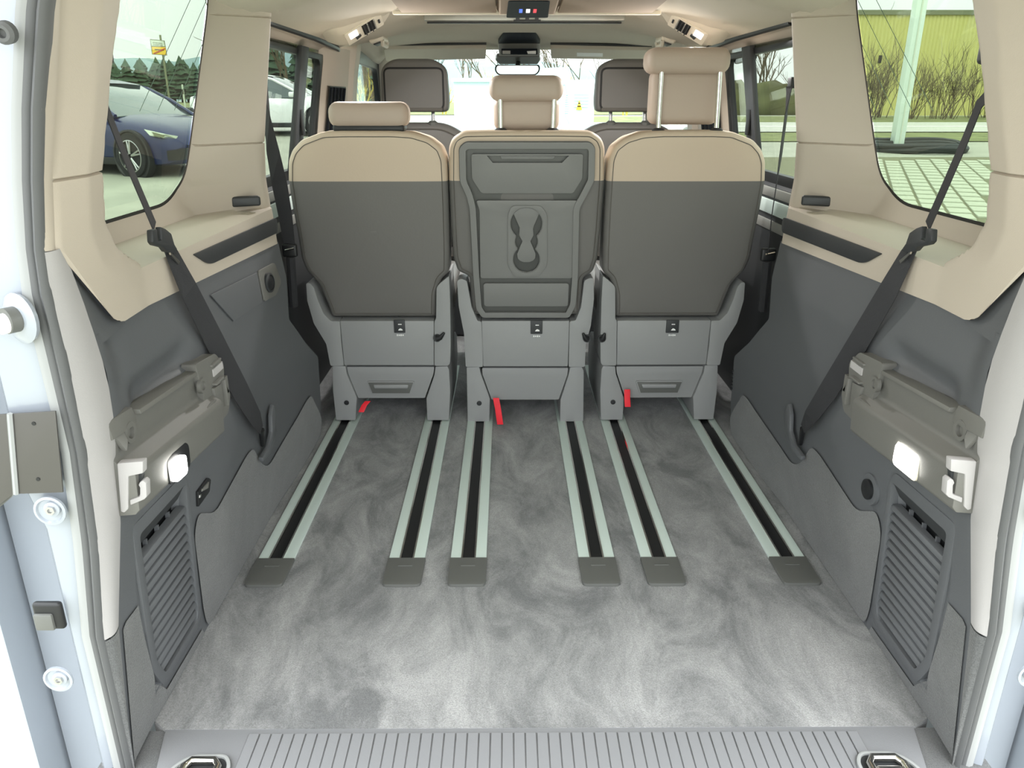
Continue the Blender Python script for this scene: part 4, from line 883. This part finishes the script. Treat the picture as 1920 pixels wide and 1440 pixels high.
# ---- fittings on the painted body edge
for s in (-1, 1):
    sd = SIDE[s]
    YB = 1.032
    Bp = lambda x, y: (lambda p: Vector((s*abs(p.x), p.y, p.z)))(at(x, y, Y=YB))
    for j, (x, y, wd) in enumerate(((97, 955, 'upper'), (112, 1270, 'lower'))):
        c = Bp(x, y); t = thing('bolt_cup', c, f'{wd} round cup with a bolt in the {sd} body edge', 'bolt')
        MB().lathe(c, (0, -1, 0), [(.024, .002), (.024, .006), (.020, .007), (.018, .0035), (.002, .0035)], 26).build('cup', 'paint', t, smooth=True)
        MB().lathe(c+Vector((s*-.006, 0, .005)), (0, -1, 0), [(.012, .003), (.012, .010), (.008, .011)], 18).build('collar', 'paint', t, smooth=True)
        MB().lathe(c+Vector((s*-.006, 0, .005)), (0, -1, 0), [(.0075, .010), (.0075, .015), (.004, .015), (.003, .012)], 6).build('bolt_head', 'steel', t)
    t = thing('body_clip', Bp(96, 1150), f'black plastic clip in a square hole of the {sd} body edge', 'clip'); c = Bp(96, 1150)
    link(rbox(c+Vector((0, -.004, 0)), (.046, .012, .05), .006, 3), 'clip_frame', 'black', t, smooth=True)
    link(rbox(c+Vector((s*.006, -.010, -.008)), (.030, .010, .030), .003, 2), 'clip_tongue', 'cap', t, smooth=True)
    t = thing('tail_lamp_bracket', Bp(45, 850), f'brushed grey metal mounting plate on the {sd} body edge', 'plate')
    q = [Bp(-60, 778), Bp(108, 768), Bp(122, 920), Bp(30, 923), Bp(-60, 990)]
    MB().prism([p+Vector((0, -.003, 0)) for p in q], (0, -.003, 0)).build('plate', 'greymetal', t, bevel=.001)
    MB().loft([[Bp(22, 772)+Vector((0, -.008, 0)), Bp(-70, 830)+Vector((0, .03, 0))], [Bp(34, 922)+Vector((0, -.008, 0)), Bp(-70, 1010)+Vector((0, .03, 0))]], False).build('inner_facet', 'cap', t)
    MB().tube([Bp(24, 772)+Vector((0, -.007, 0)), Bp(36, 922)+Vector((0, -.007, 0))], .004, 6).build('folded_edge', 'rubberlight', t, smooth=True)
    for x, y in ((68, 791), (76, 895)): MB().lathe(Bp(x, y)+Vector((0, -.006, 0)), (0, -1, 0), [(.003, 0), (.003, .001)], 10).build('rivet_hole', 'black', t)
    c = Bp(18, 598); t = thing('rubber_buffer', c, f'white and grey rubber buffer on the {sd} body edge', 'buffer')
    MB().lathe(c+Vector((s*-.012, .002, 0)), (s*.5, -1, 0), [(.034, -.006), (.036, 0), (.026, .006)], 24).build('bulge', 'paint', t, smooth=True)
    MB().lathe(c+Vector((s*-.012, -.002, .001)), (s*.6, -1, 0), [(.018, 0), (.018, .016)], 20).build('collar', 'cap', t, smooth=True)
    MB().lathe(c+Vector((s*-.004, -.014, -.002)), (s*.6, -1, 0), [(.014, 0), (.014, .010), (.011, .013), (.005, .013), (.004, .008)], 20).build('buffer_cap', 'white', t, smooth=True)
    c = (lambda p: Vector((s*abs(p.x), p.y, p.z)))(at(14, 60, Y=1.08)); t = thing('hinge_bolt', c, f'grey bolt near the top of the {sd} body edge', 'bolt')
    MB().lathe(c, (0, -1, -.2), [(.014, 0), (.014, .010), (.010, .014), (.006, .014), (.005, .008)], 20).build('bolt_head', 'rubber', t, smooth=True)

# ================================================================ outside
def gz(y): return -.58+.0336*max(0, min(y, 32))+(max(0, min(y, 130)-32)*.005)
MX = dict(
 asphalt=mat('pale_paving', (156, 157, 142), .9, bump=.3, bscale=40, var=.12, vscale=1.2),
 paver=mat('paver_stone', (170, 174, 154), .9, bump=.3, bscale=60, var=.10, vscale=3),
 joint=mat('joint_sand', (112, 112, 86), .95),
 road=mat('road_surface', (176, 176, 166), .9, var=.06, vscale=.6),
 grass=mat('verge_grass', (112, 118, 74), 1, bump=.6, bscale=20, var=.3, vscale=2),
 line=mat('road_marking', (228, 230, 220), .8),
 carblue=mat('blue_car_paint', (12, 30, 80), .3, .2, coat=.4),
 carwhite=mat('white_car_paint', (232, 236, 234), .25, 0, coat=.6),
 carglass=mat('dark_car_glass', (70, 84, 84), .06, .3, coat=1),
 tyre=mat('tyre_rubber', (30, 31, 32), .85),
 pine=mat('pine_green', (52, 74, 52), .95, var=.35, vscale=1.5),
 bark=mat('bare_twig_bark', (96, 86, 68), .95),
 ybush=mat('yellow_twigs', (176, 162, 70), .95),
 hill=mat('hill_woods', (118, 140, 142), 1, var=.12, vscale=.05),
 hedge=mat('hedge_brown_green', (86, 88, 56), 1, var=.35, vscale=1),
 hall=mat('yellow_green_cladding', (200, 196, 122), .6),
 halltrim=mat('hall_roof_edge', (120, 124, 96), .6),
 pole=mat('pale_mint_post', (222, 236, 226), .4, .2),
 hose=mat('black_hose', (34, 38, 38), .6),
 signy=mat('sign_yellow', (240, 196, 50), .5), signp=mat('sign_pale', (206, 214, 198), .5), signr=mat('sign_red', (186, 60, 40), .5), signk=mat('sign_black', (60, 50, 30), .5),
 cyan=mat('pale_cyan_metal', (176, 220, 226), .4), box=mat('white_cabinet', (192, 208, 208), .5),
)
M.update(MX)
# cladding ribs on the hall come from its geometry below
rows = [[(x, y, gz(y)) for x in (-140, -60, -30, -12, -4, 0, 4, 12, 30, 60, 140)] for y in (-30, -8, 0, 4, 8, 12, 16, 20, 24, 28, 32, 45, 60, 90, 130, 260)]
gr = MB().loft(rows, False).build('ground', 'asphalt', smooth=True, kind='structure', label='pale paved yard around the van', cat='ground')
def gstrip(name, y0, y1, mt, dz, x0=-120, x1=120, par=None, **k):
    n = 6; rr = [[(x0+(x1-x0)*i/10, y0+(y1-y0)*j/n, gz(y0+(y1-y0)*j/n)+dz) for i in range(11)] for j in range(n+1)]
    return MB().loft(rr, False).build(name, mt, par, **k)
gstrip('verge', 20.6, 23.6, 'grass', .02, 3, 120, gr); gstrip('far_verge', 28.6, 33, 'grass', .02, 3, 120, gr)
gstrip('road', 23.8, 28.4, 'road', .03, -120, 120, gr); gstrip('road_line', 26.0, 26.25, 'line', .035, -120, 120, gr)
gstrip('meadow', 36, 120, 'grass', .02, -140, 140, gr)
# paving blocks near the van on the right, one by one
gstrip('joint_bed', 7.0, 16.8, 'joint', .008, 3.6, 11.5, gr)
def px_of(X, Y, Z):
    X -= CAM[0]; Z -= CAM[2]; r_ = X*math.cos(YAW)-Y*math.sin(YAW); g_ = X*math.sin(YAW)+Y*math.cos(YAW)
    zc = g_*math.cos(PITCH)-Z*math.sin(PITCH); u_ = g_*math.sin(PITCH)+Z*math.cos(PITCH); return 960+F_PX*r_/zc, 720-F_PX*u_/zc
PV = None; ca, sa = math.cos(math.radians(23)), math.sin(math.radians(23))
for i in range(-16, 22):                 # only the blocks the right quarter window can show
    for j in range(-18, 22):
        u_, v_ = i*.29, j*.46+(.23 if i % 2 else 0); x, y = 7.0+u_*ca+v_*sa, 11.5-u_*sa+v_*ca; z = gz(y)
        X_, Y_ = px_of(x, y, z)
        if not (1600 < X_ < 1860 and 302 < Y_ < 432): continue
        if PV is None:
            PV = MB().box((x, y, z+.012), (.25, .452, .03), R('Z', -23)).build('paving_block', 'paver', gr, bevel=.006, seg=1); o0 = Vector((x, y, z))
        else: dup(PV, Vector((x, y, z))-o0, gr)

# ---- cars
def wheel_parts(root, x, y, sgn):
    W_ = MB().lathe((x, y*sgn, .36), (0, sgn, 0), [(.25, -.10), (.34, -.11), (.36, -.06), (.36, .06), (.345, .10), (.27, .115), (.262, .09)], 28).build('tyre', 'tyre', root, smooth=True)
    r_ = MB().lathe((x, y*sgn, .36), (0, sgn, 0), [(.268, .06), (.272, .108), (.25, .112), (.244, .07), (.04, .06)], 28).build('rim', 'steel', root, smooth=True)
    MB().lathe((x, y*sgn, .36), (0, sgn, 0), [(.243, .071), (.05, .072)], 24).build('brake_dark', 'black', r_)
    for k in range(5):
        a = k*2*math.pi/5+.3
        for da in (-.13, .13):
            p0 = Vector((x+.04*math.cos(a), (y+.105)*sgn, .36+.04*math.sin(a))); p1 = Vector((x+.25*math.cos(a+da), (y+.105)*sgn, .36+.25*math.sin(a+da)))
            MB().tube([p0, p1], [.022, .016], 6).build('spoke', 'steel', r_)
def car(label, paint, loc, heading, detail=True, group=None):
    root = thing('parked_car', (0, 0, 0), label, 'car', group)
    ST = [(2.20, .50, .34, .56, .62), (2.14, .70, .27, .66, .72), (2.02, .80, .22, .74, .80), (1.80, .87, .20, .82, .89), (1.35, .92, .20, .90, .98), (.95, .93, .20, .95, 1.03), (.3, .93, .20, .98, 1.04), (-.6, .93, .20, 1.0, 1.05), (-1.4, .93, .20, 1.03, 1.07), (-1.9, .90, .22, 1.04, 1.08), (-2.2, .82, .30, .98, 1.04), (-2.3, .62, .42, .86, .92)]
    rings = []
    for x, hw, zb, zl, zt in ST:
        half = [(0, zt), (hw*.55, zt-.01), (hw*.86, zl+.02), (hw*.97, zl-.06), (hw, zl-.22), (hw, zb+.20), (hw*.95, zb+.03), (hw*.8, zb)]
        rings.append([(x, y, z) for y, z in half]+[(x, -y, z) for y, z in half[::-1][:-1]])
    body = MB().loft(rings, True, True, True).build('body', paint, root, smooth=True, ang=50)
    # greenhouse
    gh = [(1.0, 1.0, .10, .86), (.55, 1.30, .70, .80), (.10, 1.52, .66, .70), (-.4, 1.60, .62, .64), (-1.2, 1.58, .60, .62), (-1.75, 1.42, .62, .66), (-2.1, 1.06, .72, .80)]
    rings = [[(x, -.86, .98), (x, -w1+.0, max(.99, z-.07)), (x, -w1*.75, z), (x, w1*.75, z), (x, w1, max(.99, z-.07)), (x, .86, .98)] for x, z, w0, w1 in gh]
    ghm = MB().loft(rings, False, True, True).build('windows', 'carglass', root, smooth=True, ang=40)
    rings = [[(x, -w1*.8, z+.004), (x, -w1*.4, z+.02), (x, w1*.4, z+.02), (x, w1*.8, z+.004)] for x, z, w0, w1 in gh[2:6]]
    MB().loft(rings, False).build('roof', paint, root, smooth=True)
    for sg in (-1, 1):
        MB().tube([(1.02, sg*.85, 1.0), (.55, sg*.80, 1.25), (.10, sg*.69, 1.46), (-.4, sg*.62, 1.555)], .035, 6).build('windscreen_pillar', paint, root, smooth=True)
        MB().tube([(-.35, sg*.88, 1.0), (-.45, sg*.66, 1.52)], .04, 6).build('door_pillar', 'black', root)
        for x in (1.36, -1.42):
            MB().lathe((x, sg*.90, .36), (0, sg, 0), [(.43, -.1), (.43, .045), (.40, .05), (.385, .03)], 26).build('wheel_arch', 'black', root, smooth=True)
            wheel_parts(root, x, .86, sg)
        hl = [(1.72, sg*.90, .80), (2.06, sg*.76, .72), (2.14, sg*.60, .685), (2.12, sg*.62, .645), (2.00, sg*.80, .66), (1.82, sg*.885, .70)]
        h_ = MB().prism(hl, (.015, sg*.02, 0)).build('headlamp', 'signp', root)
        MB().prism([Vector(p)*1+Vector((.012, sg*.016, -.004)) for p in ((1.86, sg*.872, .765), (2.04, sg*.78, .71), (2.02, sg*.79, .675), (1.90, sg*.855, .70))], (.01, sg*.014, 0)).build('lamp_inner', 'halltrim', h_)
        link(rbox((.72, sg*1.02, 1.06), (.16, .20, .13), .04, 3), 'door_mirror', 'black' if paint != 'carwhite' else paint, root, smooth=True)
        MB().box((.0, sg*.925, .27), (2.1, .03, .12)).build('side_skirt', 'black', root, bevel=.01)
    MB().loft([[(2.05, -.80, .30), (2.17, -.66, .30), (2.225, -.5, .32), (2.225, .5, .32), (2.17, .66, .30), (2.05, .80, .30)], [(2.06, -.81, .46), (2.18, -.68, .48), (2.225, -.5, .50), (2.225, .5, .50), (2.18, .68, .48), (2.06, .81, .46)]], False).build('lower_intake', 'black', root)
    MB().box((2.19, 0, .58), (.02, .8, .03)).build('light_bar', 'signp', root, bevel=.005)
    root.location = loc; root.rotation_euler = (0, -math.atan(.0336)*0, math.atan2(heading[1], heading[0])); return root
wp = at(253, 287, Y=13.7); hd = Vector((.90, -.43)).normalized(); rt = Vector((hd.y, -hd.x))
o = Vector((wp.x, 13.7))-hd*1.36-rt*.86
car('dark blue parked car seen through the left quarter window', 'carblue', (o.x, o.y, gz(13.7)-.02), hd)
car('white parked car beyond the left sliding door window', 'carwhite', (-6.6, 23.4, gz(23.4)), (1, -.03))

# ---- trees and shrubs
def twig_mesh(name, h, seed, levels, mt, spread=.55, n0=5, thick=.02):
    rg = random.Random(seed); mb = MB()
    def grow(p, d, L_, r, lv):
        n_ = 3 if lv > 1 else 2; q = p; pts = [p]
        for i in range(n_):
            d = (d+Vector((rg.uniform(-.22, .22), rg.uniform(-.22, .22), rg.uniform(-.05, .18)))).normalized(); q = q+d*L_/n_; pts.append(q)
        mb.tube(pts, [r*(1-.6*i/n_) for i in range(n_+1)], 3, False)
        if lv > 0:
            for k in range(rg.randint(3, 4)):
                t = rg.uniform(.35, 1); i = min(n_-1, int(t*n_)); b0 = pts[i].lerp(pts[i+1], t*n_-i)
                dd = (d+Vector((rg.uniform(-1, 1), rg.uniform(-1, 1), rg.uniform(-.2, .6)))*spread*1.3).normalized(); grow(b0, dd, L_*rg.uniform(.45, .7), r*.55, lv-1)
    for k in range(n0): grow(Vector((rg.uniform(-.25, .25)*h*.3, rg.uniform(-.25, .25)*h*.3, 0)), Vector((rg.uniform(-.5, .5), rg.uniform(-.5, .5), 1.2)).normalized(), h*rg.uniform(.4, .6), thick, levels)
    return mb
def conifer_mesh(h, seed):
    rg = random.Random(seed); mb = MB(); mb.tube([(0, 0, 0), (0, 0, h*.9)], [h*.02, h*.006], 6)
    T = 8
    for k in range(T):
        z0 = h*(.10+.80*k/T); r = h*.24*(1-k/T)**.8+h*.03; n = 11; z1 = z0+h*.20
        ring = [(r*rg.uniform(.7, 1.15)*math.cos(i*2*math.pi/n), r*rg.uniform(.7, 1.15)*math.sin(i*2*math.pi/n), z0+rg.uniform(-.03, .03)*h) for i in range(n)]
        mid = [(p[0]*.5, p[1]*.5, z0+h*.09+rg.uniform(-.015, .015)*h) for p in ring]; mb.loft([ring, mid, [(0, 0, z1)]*n], True, False, False)
    return mb
def plant(src, name, loc, sc_, rz, label, cat, group):
    o_ = src.copy() if src['used'] else src
    if src['used']: COL.objects.link(o_)
    src['used'] = 1; o_.name = name; o_.location = loc; o_.scale = (sc_,)*3; o_.rotation_euler = (0, 0, rz)
    
    if name == 'conifer': o_.scale = (sc_*1.5, sc_*1.5, sc_)
    tag(o_, label, cat, group); return o_
def proto(mb, name, mt):
    b = mb.bm(); me = bpy.data.meshes.new(name); b.to_mesh(me); b.free(); me.materials.append(M[mt]); o_ = bpy.data.objects.new(name, me); COL.objects.link(o_); o_['used'] = 0; return o_
shr = [proto(twig_mesh('s', 2.2, 11+i, 2, 'bark', n0=6, thick=.014), 'bare_shrub', 'bark') for i in range(4)]
tre = [proto(twig_mesh('t', 7, 31+i, 3, 'bark', n0=2, thick=.09), 'bare_tree', 'bark') for i in range(3)]
yel = [proto(twig_mesh('y', 2.6, 51+i, 2, 'ybush', n0=7, thick=.03), 'yellow_shrub', 'ybush') for i in range(2)]
con = [proto(conifer_mesh(9, 71+i), 'conifer', 'pine') for i in range(3)]
rg = random.Random(5)
for i in range(46):
    x = 11.5+i*.34+rg.uniform(-.2, .2); y = 30.8+rg.uniform(-.5, .8)
    plant(shr[i % 4], 'bare_shrub', (x, y, gz(y)), rg.uniform(1.0, 1.5), rg.uniform(0, 6), 'leafless brown shrub in the row before the yellow hall', 'shrub', 'bare shrubs along the hall')
plant(shr[2], 'tall_bare_shrub', (19.2, 30.4, gz(30)), 2.1, 1.0, 'tallest leafless shrub before the yellow hall', 'shrub', None)
for i in range(8):
    x = 7.2+i*1.0+rg.uniform(-.3, .3); y = 40+rg.uniform(-3, 5)
    plant(tre[i % 3], 'bare_tree', (x*1.2, y, gz(y)), rg.uniform(.55, .9), rg.uniform(0, 6), 'leafless tree beyond the right sliding door window', 'tree', 'bare trees to the right')
for i in range(12):
    x = -18+i*1.0+rg.uniform(-.3, .3); y = 50+rg.uniform(-4, 6)
    plant(tre[i % 3], 'bare_tree', (x, y, gz(y)), rg.uniform(.7, 1.1), rg.uniform(0, 6), 'leafless tree beyond the left sliding door window', 'tree', 'bare trees to the left')
for i in range(12):
    x = -9+i*1.6+rg.uniform(-.4, .4); y = 48+rg.uniform(-4, 6)
    plant(tre[i % 3], 'bare_tree', (x, y, gz(y)), rg.uniform(.6, .9), rg.uniform(0, 6), 'pale leafless tree seen through the windscreen', 'tree', 'bare trees ahead')
for i in range(9):
    x = -6.5+i*1.9+rg.uniform(-.3, .3); y = 36+rg.uniform(-1, 1)
    plant(yel[i % 2], 'yellow_shrub', (x, y, gz(y)), rg.uniform(.8, 1.15), rg.uniform(0, 6), 'yellow twiggy shrub ahead beyond the windscreen', 'shrub', 'yellow shrubs ahead')
for i in range(110):
    x = -80+i*.50+rg.uniform(-.4, .4); y = 112+rg.uniform(-6, 14)
    plant(con[i % 3], 'conifer', (x, y, gz(y)), rg.uniform(.50, .66), rg.uniform(0, 6), 'dark green conifer in the far wood on the left', 'tree', 'conifers of the far wood')
for i in range(16):
    x = -19+i*.7; y = 60+rg.uniform(-3, 3)
    plant(con[i % 3], 'conifer', (x, y, gz(y)), rg.uniform(.4, .55), rg.uniform(0, 6), 'conifer behind the white parked car', 'tree', 'conifers behind the white car')
# hedge bank on the right, hills far left
for i in range(5):
    x = 8+i*1.9; b = bmesh.new(); bmesh.ops.create_icosphere(b, subdivisions=3, radius=1); hr_ = random.Random(i)
    for v in b.verts: v.co = Vector((v.co.x*1.5, v.co.y*1.0, max(-.1, v.co.z)*1.35))*hr_.uniform(.9, 1.1)+Vector((x, 36.5, gz(36)+.1))
    link(b, 'hedge_bush', 'hedge', smooth=True, label='dense brown green hedge bush beyond the right sliding door', cat='bush', group='hedge bushes')
rows = []
for j, (y, k) in enumerate(((300, 0), (360, .75), (420, 1), (520, .9))):
    rows.append([(x, y, 1+k*(26+5*math.sin(x*.013+1)+2.5*math.sin(x*.047)+1.2*math.sin(x*.13))*max(.3, min(1, (60-x)/260+.4))) for x in range(-420, 300, 8)])
MB().loft(rows, False).build('far_hill', 'hill', smooth=True, kind='structure', label='hazy wooded hill on the horizon', cat='hill')

# ---- yellow hall, post and hose on the right
hall = thing('hall', (22, 35, gz(35)), 'yellow green ribbed metal hall beyond the right quarter window', 'building')
Z0, Z1 = gz(35)-.3, 4.45
pts = []
n = 150; x0 = 13.4
for i in range(n): x = x0+i*.16; pts += [(x, 35), (x+.05, 34.97), (x+.11, 34.97), (x+.16, 35)]
MB().loft([[(x, y, Z0) for x, y in pts], [(x, y, Z1) for x, y in pts]], False).build('ribbed_wall', 'hall', hall)
MB().box((x0+12, 35.0, Z1+.08), (24.2, .2, .18)).build('roof_edge', 'halltrim', hall)
MB().box((x0+12, 35.9, Z1+.1), (24, 1.6, .1)).build('roof', 'box', hall); MB().box((x0, 35.8, (Z0+Z1)/2), (.1, 1.6, Z1-Z0)).build('end_wall', 'hall', hall)
MB().box((15.6, 34.93, 2.75), (.12, .05, .3)).build('wall_lamp', 'tyre', hall)
pb = at(1681, 272, Y=19.2); pz = gz(19.2)
po = thing('lamp_post', (pb.x, 19.2, pz), 'tall pale mint square post standing in the hose coil', 'post')
MB().box((pb.x, 19.2, pz+3.2), (.24, .24, 6.4)).build('shaft', 'pole', po, bevel=.02)
MB().box((pb.x, 19.07, pz+3.2), (.03, .02, 6.4)).build('front_groove', 'signp', po)
MB().box((pb.x, 19.2, pz+.03), (.5, .5, .06)).build('foot_plate', 'hose', po, bevel=.01)
hc = thing('hose_coil', (pb.x, 18.6, gz(18.6)), 'coil of thick black hose lying round the pale post', 'hose')
for k, (r, dz, ox, oy) in enumerate(((1.0, .065, 0, 0), (.93, .10, .05, -.08), (1.04, .155, -.04, .10))):
    ringp = [Vector((pb.x+ox+r*1.05*math.cos(a), 18.35+oy+r*math.sin(a), gz(18.35+r*math.sin(a))+dz+.02*math.sin(3*a))) for a in [i*2*math.pi/28 for i in range(29)]]
    MB().tube(ringp, .062, 8, False).build('loop', 'hose', hc, smooth=True)
# ---- town sign on the left
sp = at(299, 104, Y=40); sg_ = thing('town_sign', (sp.x, 40, gz(40)), 'yellow town exit sign with a red diagonal on a pole at the left', 'sign')
MB().tube([(sp.x+.15, 40.05, gz(40)), (sp.x+.15, 40.05, sp.z+.9)], .05, 8).build('pole', 'halltrim', sg_)
SG = lambda L_, dy, th, nm, mt, par: MB().prism([at(x, y, Y=40-dy) for x, y in L_], (0, th, 0)).build(nm, mt, par)
bd = SG([(281, 73), (308, 76), (313, 104), (285, 102)], .0, .04, 'board', 'halltrim', sg_)
SG([(282, 75), (307, 77), (309, 87), (284, 86)], .01, .01, 'pale_panel', 'signp', bd); SG([(284.5, 87.5), (310, 88.5), (312, 103), (286, 101)], .01, .01, 'yellow_panel', 'signy', bd)
for a, b_ in (((286, 79.5), (304, 81)), ((287, 83), (305, 84.3))): SG([a, b_, (b_[0], b_[1]+1), (a[0], a[1]+1)], .02, .005, 'text_line', 'halltrim', bd)
SG([(290, 92), (307, 93), (307, 95), (290, 94)], .02, .005, 'text_line', 'signk', bd)
SG([(287, 100), (309, 90), (310, 92), (289, 102)], .03, .005, 'red_diagonal', 'signr', bd)
for x, y in ((229, 150), (348, 165)):
    p = at(x, y+40, Y=60); mk = thing('marker_post', (p.x, 60, gz(60)), 'slim pale roadside post '+('left of the town sign pole' if x < 300 else 'right of the town sign pole'), 'post')
    MB().tube([(p.x, 60, gz(60)), (p.x, 60, gz(60)+1.6)], .07, 6).build('post_shaft', 'signp', mk); MB().box((p.x, 59.92, gz(60)+1.1), (.1, .02, .3)).build('reflector', 'signk', mk)
# ---- white boxes and pale blue rig ahead, beyond the windscreen
tb = thing('white_trailer', (-.9, 13.5, gz(13.5)), 'white box trailer ahead beyond the windscreen', 'trailer')
a, b_ = at(850, 150, Y=13.5), at(930, 150, Y=13.5); zg = gz(13.5)
MB().box(((a.x+b_.x)/2, 14.6, (a.z+zg+.45)/2), (b_.x-a.x, 2.2, a.z-zg-.45)).build('box_body', 'box', tb, bevel=.02); MB().box(((a.x+b_.x)/2, 13.49, a.z), (b_.x-a.x+.06, .1, .06)).build('roof_lip', 'cyan', tb)
for x in (a.x+.12, b_.x-.12): MB().lathe((x-.08, 14.4, zg+.3), (1, 0, 0), [(.3, 0), (.3, .16)], 18).build('wheel', 'tyre', tb)
MB().box(((a.x+b_.x)/2, 14.5, zg+.38), (b_.x-a.x-.1, 2.0, .16)).build('chassis', 'tyre', tb)
cb = thing('white_cabinet', (1.0, 14, gz(14)), 'white louvred cabinet with a yellow warning mark ahead on the right', 'cabinet')
a, b_ = at(1055, 150, Y=14), at(1116, 150, Y=14); zg = gz(14)
MB().box(((a.x+b_.x)/2, 14.4, (a.z+zg)/2), (b_.x-a.x, .8, a.z-zg)).build('cabinet_body', 'box', cb, bevel=.02)
MB().box(((a.x+b_.x)/2+.05, 13.99, (a.z+zg)/2+.1), ((b_.x-a.x)*.6, .02, (a.z-zg)*.7)).build('door', 'box', cb, bevel=.005)
for k in range(5): MB().box(((a.x+b_.x)/2+.05, 13.97, a.z-.22-k*.05), (.26, .02, .02)).build('louvre', 'pole', cb)
p = at(1086, 198, Y=13.96); MB().prism([p+Vector((-.05, 0, -.07)), p+Vector((.05, 0, -.07)), p+Vector((0, 0, .10))], (0, .01, 0)).build('warning_mark', 'signy', cb)
rgg = thing('pale_blue_rig', (.9, 12.6, gz(12.6)), 'pale blue rig with a ribbed cable hanging from its top ahead', 'rig')
q = lambda x, y: at(x, y, Y=12.6)
MB().prism([q(1014, 128), q(1058, 126), q(1070, 138), q(1068, 160), q(1014, 158)], (0, .6, 0)).build('top_box', 'cyan', rgg, bevel=.02)
MB().box((q(1025, 200).x, 12.9, (q(1025, 158).z+gz(12.6))/2), (.3, .4, q(1025, 158).z-gz(12.6))).build('column', 'cyan', rgg, bevel=.02)
cbl = [q(1062, 158), q(1066, 175), q(1063, 195), q(1062, 215), q(1070, 232), q(1060, 246)]; MB().tube(cbl, .03, 8).build('cable', 'cyan', rgg, smooth=True)
for k in range(9): p = q(1062.5, 178+k*4.2); MB().lathe(p, (0, 0, 1), [(.045, 0), (.045, .012)], 10).build('cable_rib', 'pole', rgg)
